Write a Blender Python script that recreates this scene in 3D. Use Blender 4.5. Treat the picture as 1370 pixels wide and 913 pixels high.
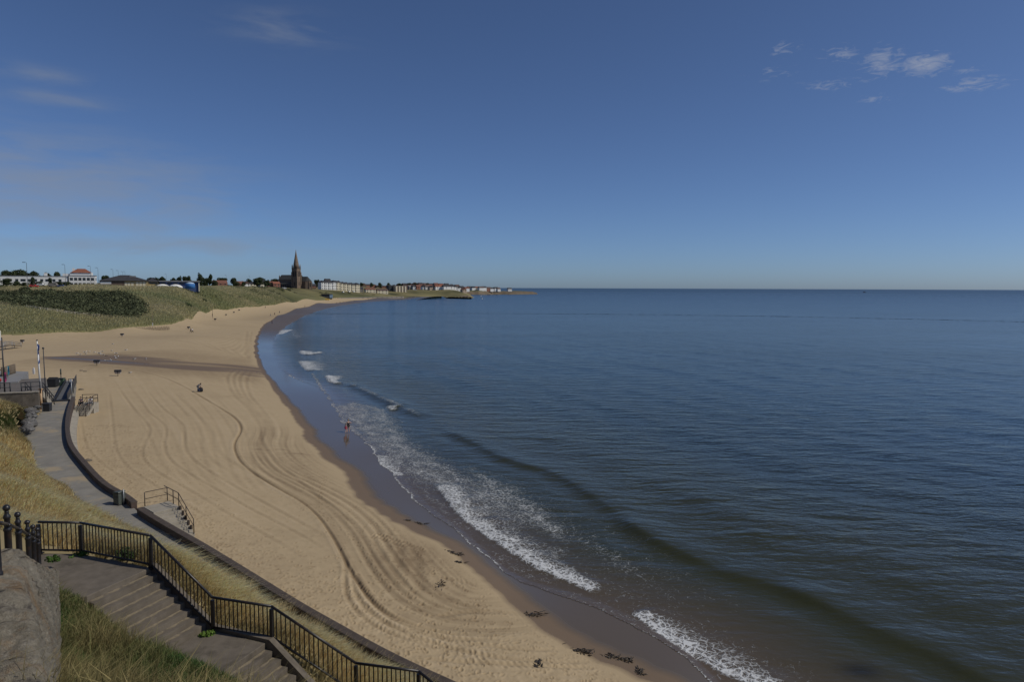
import bpy, bmesh, math, random
import numpy as np
from mathutils import Vector, Matrix
R = math.radians
for o in list(bpy.data.objects): bpy.data.objects.remove(o)
SC = bpy.context.scene
COL = SC.collection
random.seed(7); RNG = np.random.default_rng(7)

# ------------------------------------------------------------------ camera
CAMH = 19.0; F = 913.33; CU, CV = 685.0, 456.5
PITCH = math.atan((456.5-385.3)/F); ROLL = R(0.22)
fw = Vector((0, math.cos(PITCH), -math.sin(PITCH)))
up0 = Vector((0, math.sin(PITCH), math.cos(PITCH)))
rt0 = Vector((1, 0, 0))
rt = rt0*math.cos(ROLL) + up0*math.sin(ROLL)
up = up0*math.cos(ROLL) - rt0*math.sin(ROLL)
cd = bpy.data.cameras.new('camera'); cam = bpy.data.objects.new('camera', cd); COL.objects.link(cam)
M4 = Matrix.Identity(4)
for i in range(3):
    M4[i][0] = rt[i]; M4[i][1] = up[i]; M4[i][2] = -fw[i]
M4[2][3] = CAMH
cam.matrix_world = M4
cd.sensor_width = 36; cd.lens = 24.0; cd.clip_start = 0.3; cd.clip_end = 90000
SC.camera = cam
# survey helpers: where a sighting from the cliff-top meets a level (P) or a distance (PD)
def P(u, v, z):
    d = fw + rt*((u-CU)/F) + up*((CV-v)/F); t = (z-CAMH)/d.z
    return Vector((d.x*t, d.y*t, z))
def PD(u, v, dist):
    d = fw + rt*((u-CU)/F) + up*((CV-v)/F); t = dist/d.y
    return Vector((d.x*t, dist, CAMH+d.z*t))
def sight(x, y, z):
    z = z-CAMH
    a = x*rt.x+y*rt.y+z*rt.z; b = x*up.x+y*up.y+z*up.z; c = x*fw.x+y*fw.y+z*fw.z
    return CU+F*a/c, CV-F*b/c
def SX(u, d): return PD(u, 385.3, d).x

# ------------------------------------------------------------------ sky, sun, exposure
SUN_EL, SUN_AZ = R(44), R(98)          # azimuth clockwise from +Y
w = bpy.data.worlds.new('World'); SC.world = w; w.use_nodes = True
wt = w.node_tree; wt.nodes.clear()
def wn(t, **k):
    n = wt.nodes.new(t)
    for a, b in k.items(): setattr(n, a, b)
    return n
def wmath(op, a, b=None, clamp=False):
    n = wn('ShaderNodeMath', operation=op, use_clamp=clamp)
    for i, s in enumerate((a, b)):
        if s is None: continue
        if isinstance(s, (int, float)): n.inputs[i].default_value = s
        else: wt.links.new(s, n.inputs[i])
    return n.outputs[0]
sky = wn('ShaderNodeTexSky', sky_type='NISHITA', sun_disc=False, sun_elevation=SUN_EL, sun_rotation=SUN_AZ,
         altitude=20, air_density=0.6, dust_density=0.6, ozone_density=10)
hsv = wn('ShaderNodeHueSaturation'); hsv.inputs['Saturation'].default_value = .95; wt.links.new(sky.outputs[0], hsv.inputs['Color'])
tc = wn('ShaderNodeTexCoord')
sp = wn('ShaderNodeSeparateXYZ'); wt.links.new(tc.outputs['Generated'], sp.inputs[0])
az = wmath('ARCTAN2', sp.outputs[0], sp.outputs[1]); el = wmath('ARCSINE', sp.outputs[2])
def dirang(u, v):
    d = (fw + rt*((u-CU)/F) + up*((CV-v)/F)).normalized()
    return math.atan2(d.x, d.y), math.asin(d.z)
def cloud_noise(sx, sy, detail, rough, seed, dist=0.0):
    cx = wn('ShaderNodeCombineXYZ'); wt.links.new(wmath('MULTIPLY', az, sx), cx.inputs[0]); wt.links.new(wmath('MULTIPLY', el, sy), cx.inputs[1])
    cx.inputs[2].default_value = seed
    n = wn('ShaderNodeTexNoise'); n.inputs['Scale'].default_value = 1; n.inputs['Detail'].default_value = detail
    n.inputs['Roughness'].default_value = rough; n.inputs['Distortion'].default_value = dist
    wt.links.new(cx.outputs[0], n.inputs['Vector']); return n.outputs['Fac']
def blob(u, v, su, sv):
    a, e = dirang(u, v); ca = math.cos(a)
    x = wmath('DIVIDE', wmath('SUBTRACT', az, a), su/F*ca*ca); y = wmath('DIVIDE', wmath('SUBTRACT', el, e), sv/F*ca)
    q = wmath('ADD', wmath('MULTIPLY', x, x), wmath('MULTIPLY', y, y))
    return wmath('EXPONENT', wmath('MULTIPLY', q, -1.0))
def cover(blobs, noise, lo, hi, amp):
    g = None
    for (u, v, su, sv, k) in blobs:
        b = wmath('MULTIPLY', blob(u, v, su, sv), k); g = b if g is None else wmath('MAXIMUM', g, b)
    x = wmath('ADD', g, wmath('MULTIPLY', wmath('SUBTRACT', noise, 0.5), 2.5))
    x = wmath('MULTIPLY', wmath('SUBTRACT', x, lo), 1.0/(hi-lo), clamp=True)
    x = wmath('MULTIPLY', x, wmath('MINIMUM', wmath('MULTIPLY', g, 3.0), 1.0))
    return wmath('MULTIPLY', x, amp)
puffs = cover([(1238,86,33,13,1.15),(1180,82,30,17,.82),(1122,72,26,10,.75),(1106,115,34,8,.62),(1050,64,28,8,.6),(1032,96,34,8,.48),
               (1305,112,44,10,.7),(1290,95,26,8,.5),(1180,130,34,7,.45),(1160,106,26,7,.5)],
              cloud_noise(46, 150, 7, .66, 3.1, 1.0), .35, 1.25, .60)
veil = cover([(40,255,260,62,.9),(150,325,260,15,.8),(40,98,80,10,.45),(90,135,80,10,.4),(380,38,70,18,.45),(0,300,300,40,.6)],
             cloud_noise(9, 42, 5, .55, 8.7, .3), .0, 1.2, .62)
mx1 = wn('ShaderNodeMix', data_type='RGBA'); wt.links.new(veil, mx1.inputs[0]); wt.links.new(hsv.outputs[0], mx1.inputs[6]); mx1.inputs[7].default_value = (2.7, 3.05, 3.7, 1)
mx2 = wn('ShaderNodeMix', data_type='RGBA'); wt.links.new(puffs, mx2.inputs[0]); wt.links.new(mx1.outputs[2], mx2.inputs[6]); mx2.inputs[7].default_value = (4.2, 4.5, 5.3, 1)
bg = wn('ShaderNodeBackground'); bg.inputs[1].default_value = 0.095
wt.links.new(mx2.outputs[2], bg.inputs[0])
wo = wn('ShaderNodeOutputWorld'); wt.links.new(bg.outputs[0], wo.inputs[0])
sd = bpy.data.lights.new('sun', 'SUN'); sd.energy = 3.0; sd.angle = R(0.53); sd.color = (1, .93, .80)
so = bpy.data.objects.new('sun', sd); COL.objects.link(so)
tosun = Vector((math.cos(SUN_EL)*math.sin(SUN_AZ), math.cos(SUN_EL)*math.cos(SUN_AZ), math.sin(SUN_EL)))
so.rotation_euler = tosun.to_track_quat('Z', 'Y').to_euler(); so.location = (60, -10, 80)
SC.view_settings.view_transform = 'Standard'; SC.view_settings.look = 'None'
SC.view_settings.exposure = -0.22; SC.view_settings.gamma = 1; SC.view_settings.use_curve_mapping = False

# ------------------------------------------------------------------ scene-graph helpers
def tag(o, label=None, cat=None, group=None, kind=None):
    if label: o['label'] = label
    if cat: o['category'] = cat
    if group: o['group'] = group
    if kind: o['kind'] = kind
    return o
def thing(name, label, cat, loc=(0,0,0), rz=0.0, group=None):
    o = bpy.data.objects.new(name, None); o.empty_display_size = .3; COL.objects.link(o)
    o.location = loc; o.rotation_euler = (0, 0, rz)
    return tag(o, label, cat, group)
def copy_tree(o, parent=None):
    c = o.copy(); COL.objects.link(c)
    if parent: c.parent = parent
    for ch in list(o.children): copy_tree(ch, c)
    return c
def dup(o, loc, rz, label, group=None, scale=None):
    c = copy_tree(o); c.location = loc; c.rotation_euler = (0, 0, rz); c['label'] = label
    if group: c['group'] = group
    if scale: c.scale = scale
    return c
class MB:
    def __init__(s): s.v = []; s.f = []; s.sm = []
    def add(s, vs, fs, smooth=False):
        n = len(s.v); s.v += [tuple(p) for p in vs]; s.f += [tuple(i+n for i in f) for f in fs]; s.sm += [smooth]*len(fs); return s
    def box(s, c, d, rz=0.0, taper=1.0, tilt=None):
        cx, cy, cz = c; x, y, z = d[0]/2, d[1]/2, d[2]/2; vs = []
        for k, t in ((-1, 1.0), (1, taper)):
            for a, b in ((-1,-1),(1,-1),(1,1),(-1,1)):
                vs.append(Vector((a*x*t, b*y*t, k*z)))
        m = Matrix.Rotation(rz, 3, 'Z')
        if tilt is not None: m = m @ tilt
        vs = [m @ q + Vector(c) for q in vs]
        return s.add(vs, [(0,3,2,1),(4,5,6,7),(0,1,5,4),(1,2,6,5),(2,3,7,6),(3,0,4,7)])
    def prism(s, poly, z0, z1):
        n = len(poly); area = sum(poly[i][0]*poly[(i+1)%n][1]-poly[(i+1)%n][0]*poly[i][1] for i in range(n))
        if area < 0: poly = poly[::-1]
        vs = [(p[0], p[1], z0) for p in poly]+[(p[0], p[1], z1) for p in poly]
        return s.add(vs, [tuple(range(n))[::-1], tuple(range(n, 2*n))]+[(i, (i+1)%n, n+(i+1)%n, n+i) for i in range(n)])
    def tube(s, pts, r, n=8, caps=True):
        pts = [Vector(p) for p in pts]; m = len(pts); rr = r if isinstance(r, (list, tuple)) else [r]*m
        vs = []
        for i, p in enumerate(pts):
            t = ((pts[min(i+1, m-1)]-pts[max(i-1, 0)])).normalized()
            a = t.cross(Vector((0,0,1)))
            if a.length < 1e-3: a = Vector((1,0,0))
            a.normalize(); b = a.cross(t).normalized()
            for k in range(n):
                q = 2*math.pi*k/n; vs.append(p + (a*math.cos(q)+b*math.sin(q))*rr[i])
        fs = [(i*n+k, i*n+(k+1)%n, (i+1)*n+(k+1)%n, (i+1)*n+k) for i in range(m-1) for k in range(n)]
        if caps: fs += [tuple(range(n))[::-1], tuple((m-1)*n+k for k in range(n))]
        return s.add(vs, fs, True)
    def lathe(s, prof, n=16, c=(0,0,0)):
        vs = []; m = len(prof)
        for r, z in prof:
            for k in range(n):
                q = 2*math.pi*k/n; vs.append((c[0]+r*math.cos(q), c[1]+r*math.sin(q), c[2]+z))
        fs = [(i*n+k, i*n+(k+1)%n, (i+1)*n+(k+1)%n, (i+1)*n+k) for i in range(m-1) for k in range(n)]
        fs += [tuple(range(n))[::-1], tuple((m-1)*n+k for k in range(n))]
        return s.add(vs, fs, True)
    def ball(s, c, r, n=10, m=7, sc=(1,1,1)):
        prof = [(max(1e-4, math.sin(math.pi*i/m))*r, -math.cos(math.pi*i/m)*r) for i in range(m+1)]
        k0 = len(s.v); s.lathe(prof, n)
        for i in range(k0, len(s.v)):
            x, y, z = s.v[i]; s.v[i] = (c[0]+x*sc[0], c[1]+y*sc[1], c[2]+z*sc[2])
        return s
    def build(s, name, mat, parent=None):
        me = bpy.data.meshes.new(name); me.from_pydata(s.v, [], s.f)
        me.polygons.foreach_set('use_smooth', s.sm); me.materials.append(mat); me.update()
        o = bpy.data.objects.new(name, me); COL.objects.link(o)
        if parent: o.parent = parent
        return o
def bigmesh(name, V, quads=None, tris=None, mat=None, attrs=None, smooth=True, parent=None, cols=None):
    me = bpy.data.meshes.new(name); me.vertices.add(len(V)); me.vertices.foreach_set('co', np.ascontiguousarray(V, dtype=np.float32).ravel())
    nq = 0 if quads is None else len(quads); nt = 0 if tris is None else len(tris)
    idx = []
    if nq: idx.append(np.asarray(quads, dtype=np.int32).ravel())
    if nt: idx.append(np.asarray(tris, dtype=np.int32).ravel())
    idx = np.concatenate(idx); me.loops.add(len(idx)); me.loops.foreach_set('vertex_index', idx)
    me.polygons.add(nq+nt)
    st = np.concatenate([np.arange(nq)*4, nq*4+np.arange(nt)*3]).astype(np.int32)
    me.polygons.foreach_set('loop_start', st)
    me.polygons.foreach_set('use_smooth', np.full(nq+nt, smooth))
    me.update(calc_edges=True)
    for k, a in (attrs or {}).items():
        at = me.attributes.new(k, 'FLOAT', 'POINT'); at.data.foreach_set('value', np.ascontiguousarray(a, dtype=np.float32))
    if cols is not None:
        at = me.attributes.new('col', 'FLOAT_COLOR', 'POINT'); c4 = np.ones((len(V), 4), np.float32); c4[:, :3] = cols; at.data.foreach_set('color', c4.ravel())
    me.materials.append(mat)
    o = bpy.data.objects.new(name, me); COL.objects.link(o)
    if parent: o.parent = parent
    return o

# ------------------------------------------------------------------ numpy fields
PERM = RNG.permutation(4096)
GA = RNG.random(4096)*2*np.pi
def perlin(x, y, seed=0):
    xi = np.floor(x).astype(np.int64); yi = np.floor(y).astype(np.int64); fx = x-xi; fy = y-yi
    def g(i, j, dx, dy):
        h = GA[PERM[(PERM[(i+seed*57) & 4095]+j) & 4095]]
        return np.cos(h)*dx+np.sin(h)*dy
    u_ = fx*fx*fx*(fx*(fx*6-15)+10); v_ = fy*fy*fy*(fy*(fy*6-15)+10)
    a = g(xi, yi, fx, fy); b = g(xi+1, yi, fx-1, fy); c = g(xi, yi+1, fx, fy-1); d = g(xi+1, yi+1, fx-1, fy-1)
    return (a*(1-u_)+b*u_)*(1-v_)+(c*(1-u_)+d*u_)*v_
def fbm(x, y, o=4, seed=0, gain=.5):
    s = 0; a = 1.0
    for k in range(o):
        s = s+a*perlin(x*2**k, y*2**k, seed+k*7); a *= gain
    return s
def sstep(a, b, x):
    t = np.clip((x-a)/(b-a), 0, 1); return t*t*(3-2*t)
def smooth_line(pts, it=2):
    pts = [np.array(p[:2], float) for p in pts]
    for _ in range(it):
        q = [pts[0]]
        for a, b in zip(pts[:-1], pts[1:]): q += [a*.75+b*.25, a*.25+b*.75]
        q.append(pts[-1]); pts = q
    return np.array(pts)
def linedist(X, Y, L, maxd=None):
    """distance, position along, side (+ = left of travel) to a polyline"""
    n = len(X); D = np.full(n, 1e9); S = np.zeros(n); G = np.ones(n)
    idx = slice(None)
    if maxd is not None:
        lo = L.min(0)-maxd; hi = L.max(0)+maxd
        idx = np.where((X > lo[0]) & (X < hi[0]) & (Y > lo[1]) & (Y < hi[1]))[0]
    x = X[idx]; y = Y[idx]; d2 = np.full(len(x), 1e18); s = np.zeros(len(x)); g = np.ones(len(x)); acc = 0.0
    for a, b in zip(L[:-1], L[1:]):
        ex, ey = b-a; l2 = ex*ex+ey*ey; ln = math.sqrt(l2)
        if ln < 1e-9: continue
        px = x-a[0]; py = y-a[1]; t = np.clip((px*ex+py*ey)/l2, 0, 1)
        q = (px-t*ex)**2+(py-t*ey)**2; m = q < d2
        d2[m] = q[m]; s[m] = acc+t[m]*ln; g[m] = np.sign(ex*py[m]-ey*px[m]); acc += ln
    D[idx] = np.sqrt(d2); S[idx] = s; G[idx] = g
    return D, S, G
def inpoly(X, Y, poly):
    r = np.zeros(len(X), bool); n = len(poly)
    for i in range(n):
        x1, y1 = poly[i][0], poly[i][1]; x2, y2 = poly[(i+1) % n][0], poly[(i+1) % n][1]
        if y1 == y2: continue
        c = ((y1 > Y) != (y2 > Y)) & (X < (x2-x1)*(Y-y1)/(y2-y1)+x1); r ^= c
    return r
class TPS:
    def __init__(s, A, z, lam=1e-4):
        s.A = np.array(A, float); n = len(s.A); K = s.k(s.A, s.A)+lam*np.eye(n); Q = np.c_[np.ones(n), s.A]
        M = np.zeros((n+3, n+3)); M[:n, :n] = K; M[:n, n:] = Q; M[n:, :n] = Q.T
        s.w = np.linalg.solve(M, np.r_[np.array(z, float), np.zeros(3)])
    def k(s, p, q):
        r2 = ((p[:, None, :]-q[None, :, :])**2).sum(-1); return .5*r2*np.log(r2+1e-12)
    def __call__(s, p):
        out = np.empty(len(p))
        for i in range(0, len(p), 40000):
            c = p[i:i+40000]; out[i:i+40000] = s.k(c, s.A) @ s.w[:-3] + s.w[-3] + c @ s.w[-2:]
        return out
def xy(pts, z): return np.array([list(P(u, v, z))[:2] for u, v in pts])

# ------------------------------------------------------------------ materials
def mat(name):
    m = bpy.data.materials.new(name); m.use_nodes = True; t = m.node_tree; t.nodes.clear()
    o = t.nodes.new('ShaderNodeOutputMaterial'); b = t.nodes.new('ShaderNodeBsdfPrincipled'); t.links.new(b.outputs[0], o.inputs[0])
    return m, t, b
class NT:
    def __init__(s, t): s.t = t
    def n(s, ty, ins=None, **k):
        x = s.t.nodes.new(ty)
        for a, b in k.items(): setattr(x, a, b)
        for a, b in (ins or {}).items(): s.put(x.inputs[a], b)
        return x
    def put(s, sock, b):
        if isinstance(b, bpy.types.NodeSocket): s.t.links.new(b, sock)
        elif isinstance(b, (tuple, list)) and len(b) == 3 and sock.type == 'RGBA': sock.default_value = (*b, 1)
        else: sock.default_value = b
    def m(s, op, a, b=0.0, clamp=False):
        x = s.n('ShaderNodeMath', operation=op, use_clamp=clamp); s.put(x.inputs[0], a); s.put(x.inputs[1], b); return x.outputs[0]
    def mix(s, f, a, b, blend='MIX'):
        x = s.n('ShaderNodeMix', data_type='RGBA', blend_type=blend); s.put(x.inputs[0], f); s.put(x.inputs[6], a); s.put(x.inputs[7], b); return x.outputs[2]
    def fmix(s, f, a, b):
        x = s.n('ShaderNodeMix', data_type='FLOAT'); s.put(x.inputs[0], f); s.put(x.inputs[2], a); s.put(x.inputs[3], b); return x.outputs[0]
    def noise(s, scale, detail=4, rough=.55, vec=None, dist=0.0, out='Fac'):
        x = s.n('ShaderNodeTexNoise', {'Scale': scale, 'Detail': detail, 'Roughness': rough, 'Distortion': dist})
        if vec is not None: s.put(x.inputs['Vector'], vec)
        return x.outputs[out]
    def rng(s, v, a, b, c=0.0, d=1.0, smooth=False):
        x = s.n('ShaderNodeMapRange', {0: v, 1: a, 2: b, 3: c, 4: d}, clamp=True)
        if smooth: x.interpolation_type = 'SMOOTHSTEP'
        return x.outputs[0]
    def attr(s, name, out='Fac'): return s.n('ShaderNodeAttribute', attribute_name=name).outputs[out]
    def coord(s, scale=(1,1,1), rot=(0,0,0), out='Object'):
        c = s.n('ShaderNodeTexCoord').outputs[out]
        return s.n('ShaderNodeMapping', {'Vector': c, 'Scale': scale, 'Rotation': rot}).outputs[0]
    def bump(s, h, strength=.3, dist=.02):
        return s.n('ShaderNodeBump', {'Height': h, 'Strength': strength, 'Distance': dist}).outputs[0]
def worn(name, c1, c2, scale=3.0, rough=.8, bump=.2, bdist=.01, metal=0.0, c3=None, detail=6, spec=.4, stretch=(1,1,1)):
    """a surface whose colour wanders between two (three) tones, with fine relief"""
    m, t, b = mat(name); N = NT(t); co = N.coord(stretch)
    f = N.rng(N.noise(scale, detail, .6, co), .32, .68)
    c = N.mix(f, c1, c2)
    if c3: c = N.mix(N.rng(N.noise(scale*.37, 5, .65, co, .4), .55, .66), c, c3)
    N.put(b.inputs['Base Color'], c); N.put(b.inputs['Roughness'], rough); N.put(b.inputs['Metallic'], metal)
    N.put(b.inputs['Specular IOR Level'], spec)
    N.put(b.inputs['Normal'], N.bump(N.noise(scale*9, 5, .65, co), bump, bdist))
    return m
def leafy(name, rough=.75, trans=.25):
    """foliage and blades: the leaf's own tone is stored per leaf"""
    m, t, b = mat(name); N = NT(t); c = N.attr('col', 'Color')
    N.put(b.inputs['Base Color'], c); N.put(b.inputs['Roughness'], rough); N.put(b.inputs['Specular IOR Level'], .25)
    tr = N.n('ShaderNodeBsdfTranslucent', {'Color': c}); mx = N.n('ShaderNodeMixShader', {0: trans})
    t.links.new(b.outputs[0], mx.inputs[1]); t.links.new(tr.outputs[0], mx.inputs[2])
    t.links.new(mx.outputs[0], [n for n in t.nodes if n.type == 'OUTPUT_MATERIAL'][0].inputs[0])
    return m
# ------------------------------------------------------------------ survey of the shore (sightings -> world)
A_px = [(1400,1250),(1100,1060),(1000,985),(905,925),(830,895),(770,865),(700,815),(640,765),(600,737),(560,712),(520,690),(490,668),(460,640),(430,607),(400,572),(375,537),(355,506),(343,486),(339,466),(344,446),(354,432),(375,420),(400,411.5),(440,404.5),(500,400.8),(560,398.4),(600,397.8),(628,398.6)]
B_px = [(1300,1150),(1150,1045),(1000,951),(946,911),(902,869),(846,839),(790,812),(735,793),(691,779),(662,758),(627,726),(589,697),(557,674),(539,655),(519,630),(505,618),(490,592),(472,581),(455,562),(440,535),(430,522),(416,515),(392,507),(375,496),(368,482),(363,465),(365,452),(372,444),(385,434),(400,426),(425,415),(460,407.5),(500,403),(560,399.8),(600,399.0),(631,399.2)]
LA = smooth_line(xy(A_px, .7), 1); LB = smooth_line(xy(B_px, .1), 1)
far_ring = [(-1200, 4500), (-9000, 90000), (90000, 90000), (90000, -3000), (60, -60)]
coast = [tuple(PD(u, 385, d)[:2]) for u, d in [(634,1330),(630,1420),(618,1560),(606,1750),(606,1840)]]
SEA_A = [tuple(p) for p in LA]+coast+far_ring
SEA_B = [tuple(p) for p in LB]+coast+far_ring
FOOT_px = [(-200,458),(-80,453),(0,450),(40,449),(100,444.5),(165,441),(200,437.5),(240,434),(262,427.5),(280,418),(311,415),(354,410.3),(373,408.3),(401,405),(430,401.8),(444,400.2),(480,399.2),(520,398.3),(560,397.4),(600,397.2),(631,398.0)]
FOOTL = smooth_line(xy(FOOT_px, 3.0), 1)
LAND_POLY = [tuple(p) for p in FOOTL]+[tuple(PD(u, 385, d)[:2]) for u, d in [(634,1330),(630,1420),(618,1560),(606,1750),(590,2100),(560,3000),(300,4200),(-500,4200),(-900,500)]]
W_px = [(98,531),(94,541),(90.5,556),(89.5,570),(92,590),(100,604),(115,621),(130,638),(146,651),(165,660.5),(179,671),(186,680),(225,703),(269,728),(300,747),(350,778),(400,809.5),(450,837.5),(500,866),(550,891),(600,913.5),(680,950),(800,1010)]
WALL = xy(W_px, 3.95)
E_px = [(80,540),(74,544),(67,554),(53,566),(46,580),(49,592),(72,617),(95,638),(125,661),(150,677),(190,700),(230,726),(270,753),(310,783),(360,813),(420,848),(480,877),(550,908),(620,943),(800,1035)]
EDGE = xy(E_px, 3.5)
# stairs and their railing (top rail height known from the 1.1 m posts)
RT = [PD(51,699,22.8), PD(107,700,22.9), PD(201,717,21.76), PD(284,800,20.84), PD(363,812,20.27), PD(476,888,20.13), PD(560,899,19.67), PD(640,964,19.3)]
RB = [p-Vector((0,0,1.08)) for p in RT]

def logp(x, y): return np.c_[np.arctan2(x, y)*2.2, .5*np.log(x*x+y*y)]
ctrl = []
def C(u, v, z): p = P(u, v, z); ctrl.append((p.x, p.y, z))
def D(u, d, z): ctrl.append((SX(u, d), d, z))
for i, p in enumerate(LA): 
    if i % 2 == 0: ctrl.append((p[0], p[1], .7))
for i, p in enumerate(LB):
    if i % 2 == 0: ctrl.append((p[0], p[1], .1))
for u, v, z in [(1370,913,-1.6),(1370,1100,-1),(700,600,-1.2),(900,700,-1.2),(600,450,-2.5),(520,480,-1.5),(500,420,-2),(800,420,-4),(450,470,-.8),(560,560,-.6),(700,690,-.5),(1000,600,-2.5),(1300,500,-4),
                (250,600,1.7),(350,700,1.45),(200,520,2.1),(150,470,2.7),(250,450,2.4),(60,475,3.0),(-60,475,3.2),(300,430,2.1),(500,830,1.5),(420,760,1.6),(300,500,1.6),(280,560,1.6),(600,850,1.25),(130,440,3.2),(-150,500,3.3)]: C(u, v, z)
for p in WALL[::2]: ctrl.append((p[0]+.4, p[1]+.4, 2.1))
for p in FOOTL[::2]: ctrl.append((p[0], p[1], 3.1))
for u, prof in {-150:[(270,11),(310,14),(350,15.5),(420,19.2)], -60:[(268,11),(310,13.3),(345,14.6),(375,16.9),(410,19.0)], 0:[(268,10.6),(310,13.0),(345,14.2),(372,16.6),(402,18.9)], 60:[(262,9.3),(300,10.6),(345,14.3),(372,16.7),(400,18.8)],
                100:[(262,6.2),(285,6.8),(345,14.2),(370,16.5),(400,18.6)], 165:[(272,6.4),(295,7),(345,11.8),(375,15.2),(405,17.5)], 205:[(300,6.2),(345,10.6),(412,16.9)], 240:[(315,5.9),(352,10),(428,16.7)],
                275:[(432,7.2),(492,16.8)], 311:[(500,7.6),(540,12.6),(590,17.5)], 345:[(580,8),(660,17.2)], 373:[(660,10),(730,17.3)], 400:[(780,9.5),(860,14.8),(960,15.6)], 430:[(930,10.5),(1010,14.4)],
                455:[(1010,7),(1080,13.2)], 480:[(1080,7),(1130,11.5),(1200,13.2)], 520:[(1250,8),(1300,12.8)], 560:[(1320,10.5),(1350,13.3),(1420,14.2)], 600:[(1325,11),(1350,13.4),(1440,14.5)], 616:[(1322,6.5),(1345,9.5),(1400,11)], 626:[(1325,3.2),(1345,5),(1400,5)], 631:[(1328,1.5),(1360,1.5)],
                590:[(1620,18)], 540:[(1650,21)], 480:[(1500,20)], 400:[(1300,19)], 300:[(900,20)], 200:[(700,21)], 0:[(600,21.5)], -200:[(700,22)], 100:[(900,23)]}.items():
    for d, z in prof: D(u, d, z)
    d, z = prof[-1]
    if u < 600: D(u, d*1.1, z+.2); D(u, d*1.3, z+.4)
for u, d in [(300,3800),(-300,3800),(520,3200),(-600,2500)]: D(u, d, 26)
_c = np.array(ctrl); HT = TPS(logp(_c[:, 0], _c[:, 1]), _c[:, 2], 2e-4)
def ground(x, y): return float(HT(logp(np.array([x]), np.array([y])))[0])
def ground_at(u, d): x = SX(u, d); return Vector((x, d, ground(x, d)))

# ------------------------------------------------------------------ ground materials
def resample_(L, n):
    s = np.r_[0, np.cumsum(np.hypot(*(L[1:]-L[:-1]).T))]; t = np.linspace(0, s[-1], n); return np.c_[np.interp(t, s, L[:, 0]), np.interp(t, s, L[:, 1])]
def make_sand():
    m, t, b = mat('sand'); N = NT(t)
    wet = N.attr('wet'); tone = N.attr('tone'); prints = N.attr('prints')
    fine = N.noise(9, 6, .7); mid = N.noise(.55, 5, .6); big = N.noise(.045, 4, .55)
    dry = N.mix(N.rng(mid, .3, .7), (.41,.315,.19), (.48,.375,.235))
    dry = N.mix(N.rng(big, .35, .65, 0, .45), dry, (.365,.275,.172))
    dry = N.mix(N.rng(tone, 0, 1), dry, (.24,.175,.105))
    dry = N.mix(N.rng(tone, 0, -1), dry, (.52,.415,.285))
    damp = N.mix(N.rng(mid, .3, .7), (.165,.118,.078), (.20,.145,.098))
    wetc = N.mix(N.rng(mid, .3, .7), (.100,.077,.053), (.125,.097,.068))
    ragged = N.m('ADD', wet, N.m('MULTIPLY', N.m('SUBTRACT', N.noise(.9, 5, .65), .5), .22))
    w1 = N.rng(ragged, .22, .38); w2 = N.rng(ragged, .58, .82)
    c = N.mix(w1, dry, damp); c = N.mix(w2, c, wetc)
    speck = N.rng(N.noise(5.2, 3, .6), .69, .73); c = N.mix(N.m('MULTIPLY', speck, N.m('SUBTRACT', .75, w1)), c, (.1,.075,.045))
    N.put(b.inputs['Base Color'], c)
    r = N.fmix(w1, .95, .62); r = N.fmix(N.rng(ragged, .62, .9), r, .10); N.put(b.inputs['Roughness'], r)
    N.put(b.inputs['IOR'], 1.36); N.put(b.inputs['Coat Weight'], N.m('MULTIPLY', N.rng(wet, .86, .97), N.rng(N.noise(.12, 4, .6, N.coord((1,.5,1))), .35, .65, .02, .11))); N.put(b.inputs['Coat Roughness'], .12); N.put(b.inputs['Coat IOR'], 1.33); N.put(b.inputs['Specular IOR Level'], N.fmix(w2, .25, .22))
    vor = N.n('ShaderNodeTexVoronoi', {'Scale': 2.6, 'Randomness': 1.0}).outputs['Distance']
    pit = N.m('MULTIPLY', N.rng(vor, .10, .30), prints)
    h = N.m('ADD', N.m('MULTIPLY', fine, .5), N.m('MULTIPLY', N.noise(2.2, 4, .6), .55))
    h = N.m('ADD', h, N.m('MULTIPLY', pit, 2.2))
    h = N.m('MULTIPLY', h, N.m('SUBTRACT', 1.0, N.m('MULTIPLY', w2, .985)))
    N.put(b.inputs['Normal'], N.bump(h, .85, .06))
    return m
def L_tot(L): return np.hypot(*(L[1:]-L[:-1]).T).sum()
M_sand = make_sand()

# ------------------------------------------------------------------ the beach: one sheet, finer towards the cliff-top
def polar_grid(th0, th1, nth, radii):
    th = np.linspace(th0, th1, nth); T, Rr = np.meshgrid(th, radii); X = Rr*np.sin(T); Y = Rr*np.cos(T); return X, Y
def grid_faces(nr, nt, keep):
    i = np.arange(nr*nt).reshape(nr, nt)
    q = np.stack([i[:-1, :-1], i[:-1, 1:], i[1:, 1:], i[1:, :-1]], -1).reshape(-1, 4)
    k = keep.reshape(nr, nt); kk = (k[:-1, :-1] & k[:-1, 1:] & k[1:, 1:] & k[1:, :-1]).reshape(-1)
    q = q[kk]; used = np.zeros(nr*nt, bool); used[q.ravel()] = True
    new = -np.ones(nr*nt, np.int64); new[used] = np.arange(used.sum())
    return used, new[q]
def geo(a, b, k): return a*np.exp(np.arange(0, math.log(b/a)+k, k))
radii = np.r_[geo(22, 78, .0022), geo(78.3, 420, .005), geo(424, 1500, .011)]
NTH = 1250
X, Y = polar_grid(R(-47), R(27), NTH, radii); sh = X.shape; x = X.ravel(); y = Y.ravel()
dA, sA, _ = linedist(x, y, LA); inA = inpoly(x, y, SEA_A); sdA = np.where(inA, dA, -dA)
landm = inpoly(x, y, LAND_POLY); dF, _, _ = linedist(x, y, FOOTL)
PROM = [tuple(p) for p in WALL]+[(-400, -200), (-400, 74)]+[tuple(P(u, v, 3.5)[:2]) for u, v in [(-200,505),(0,500),(40,497),(66,506),(101,507)]]
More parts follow.
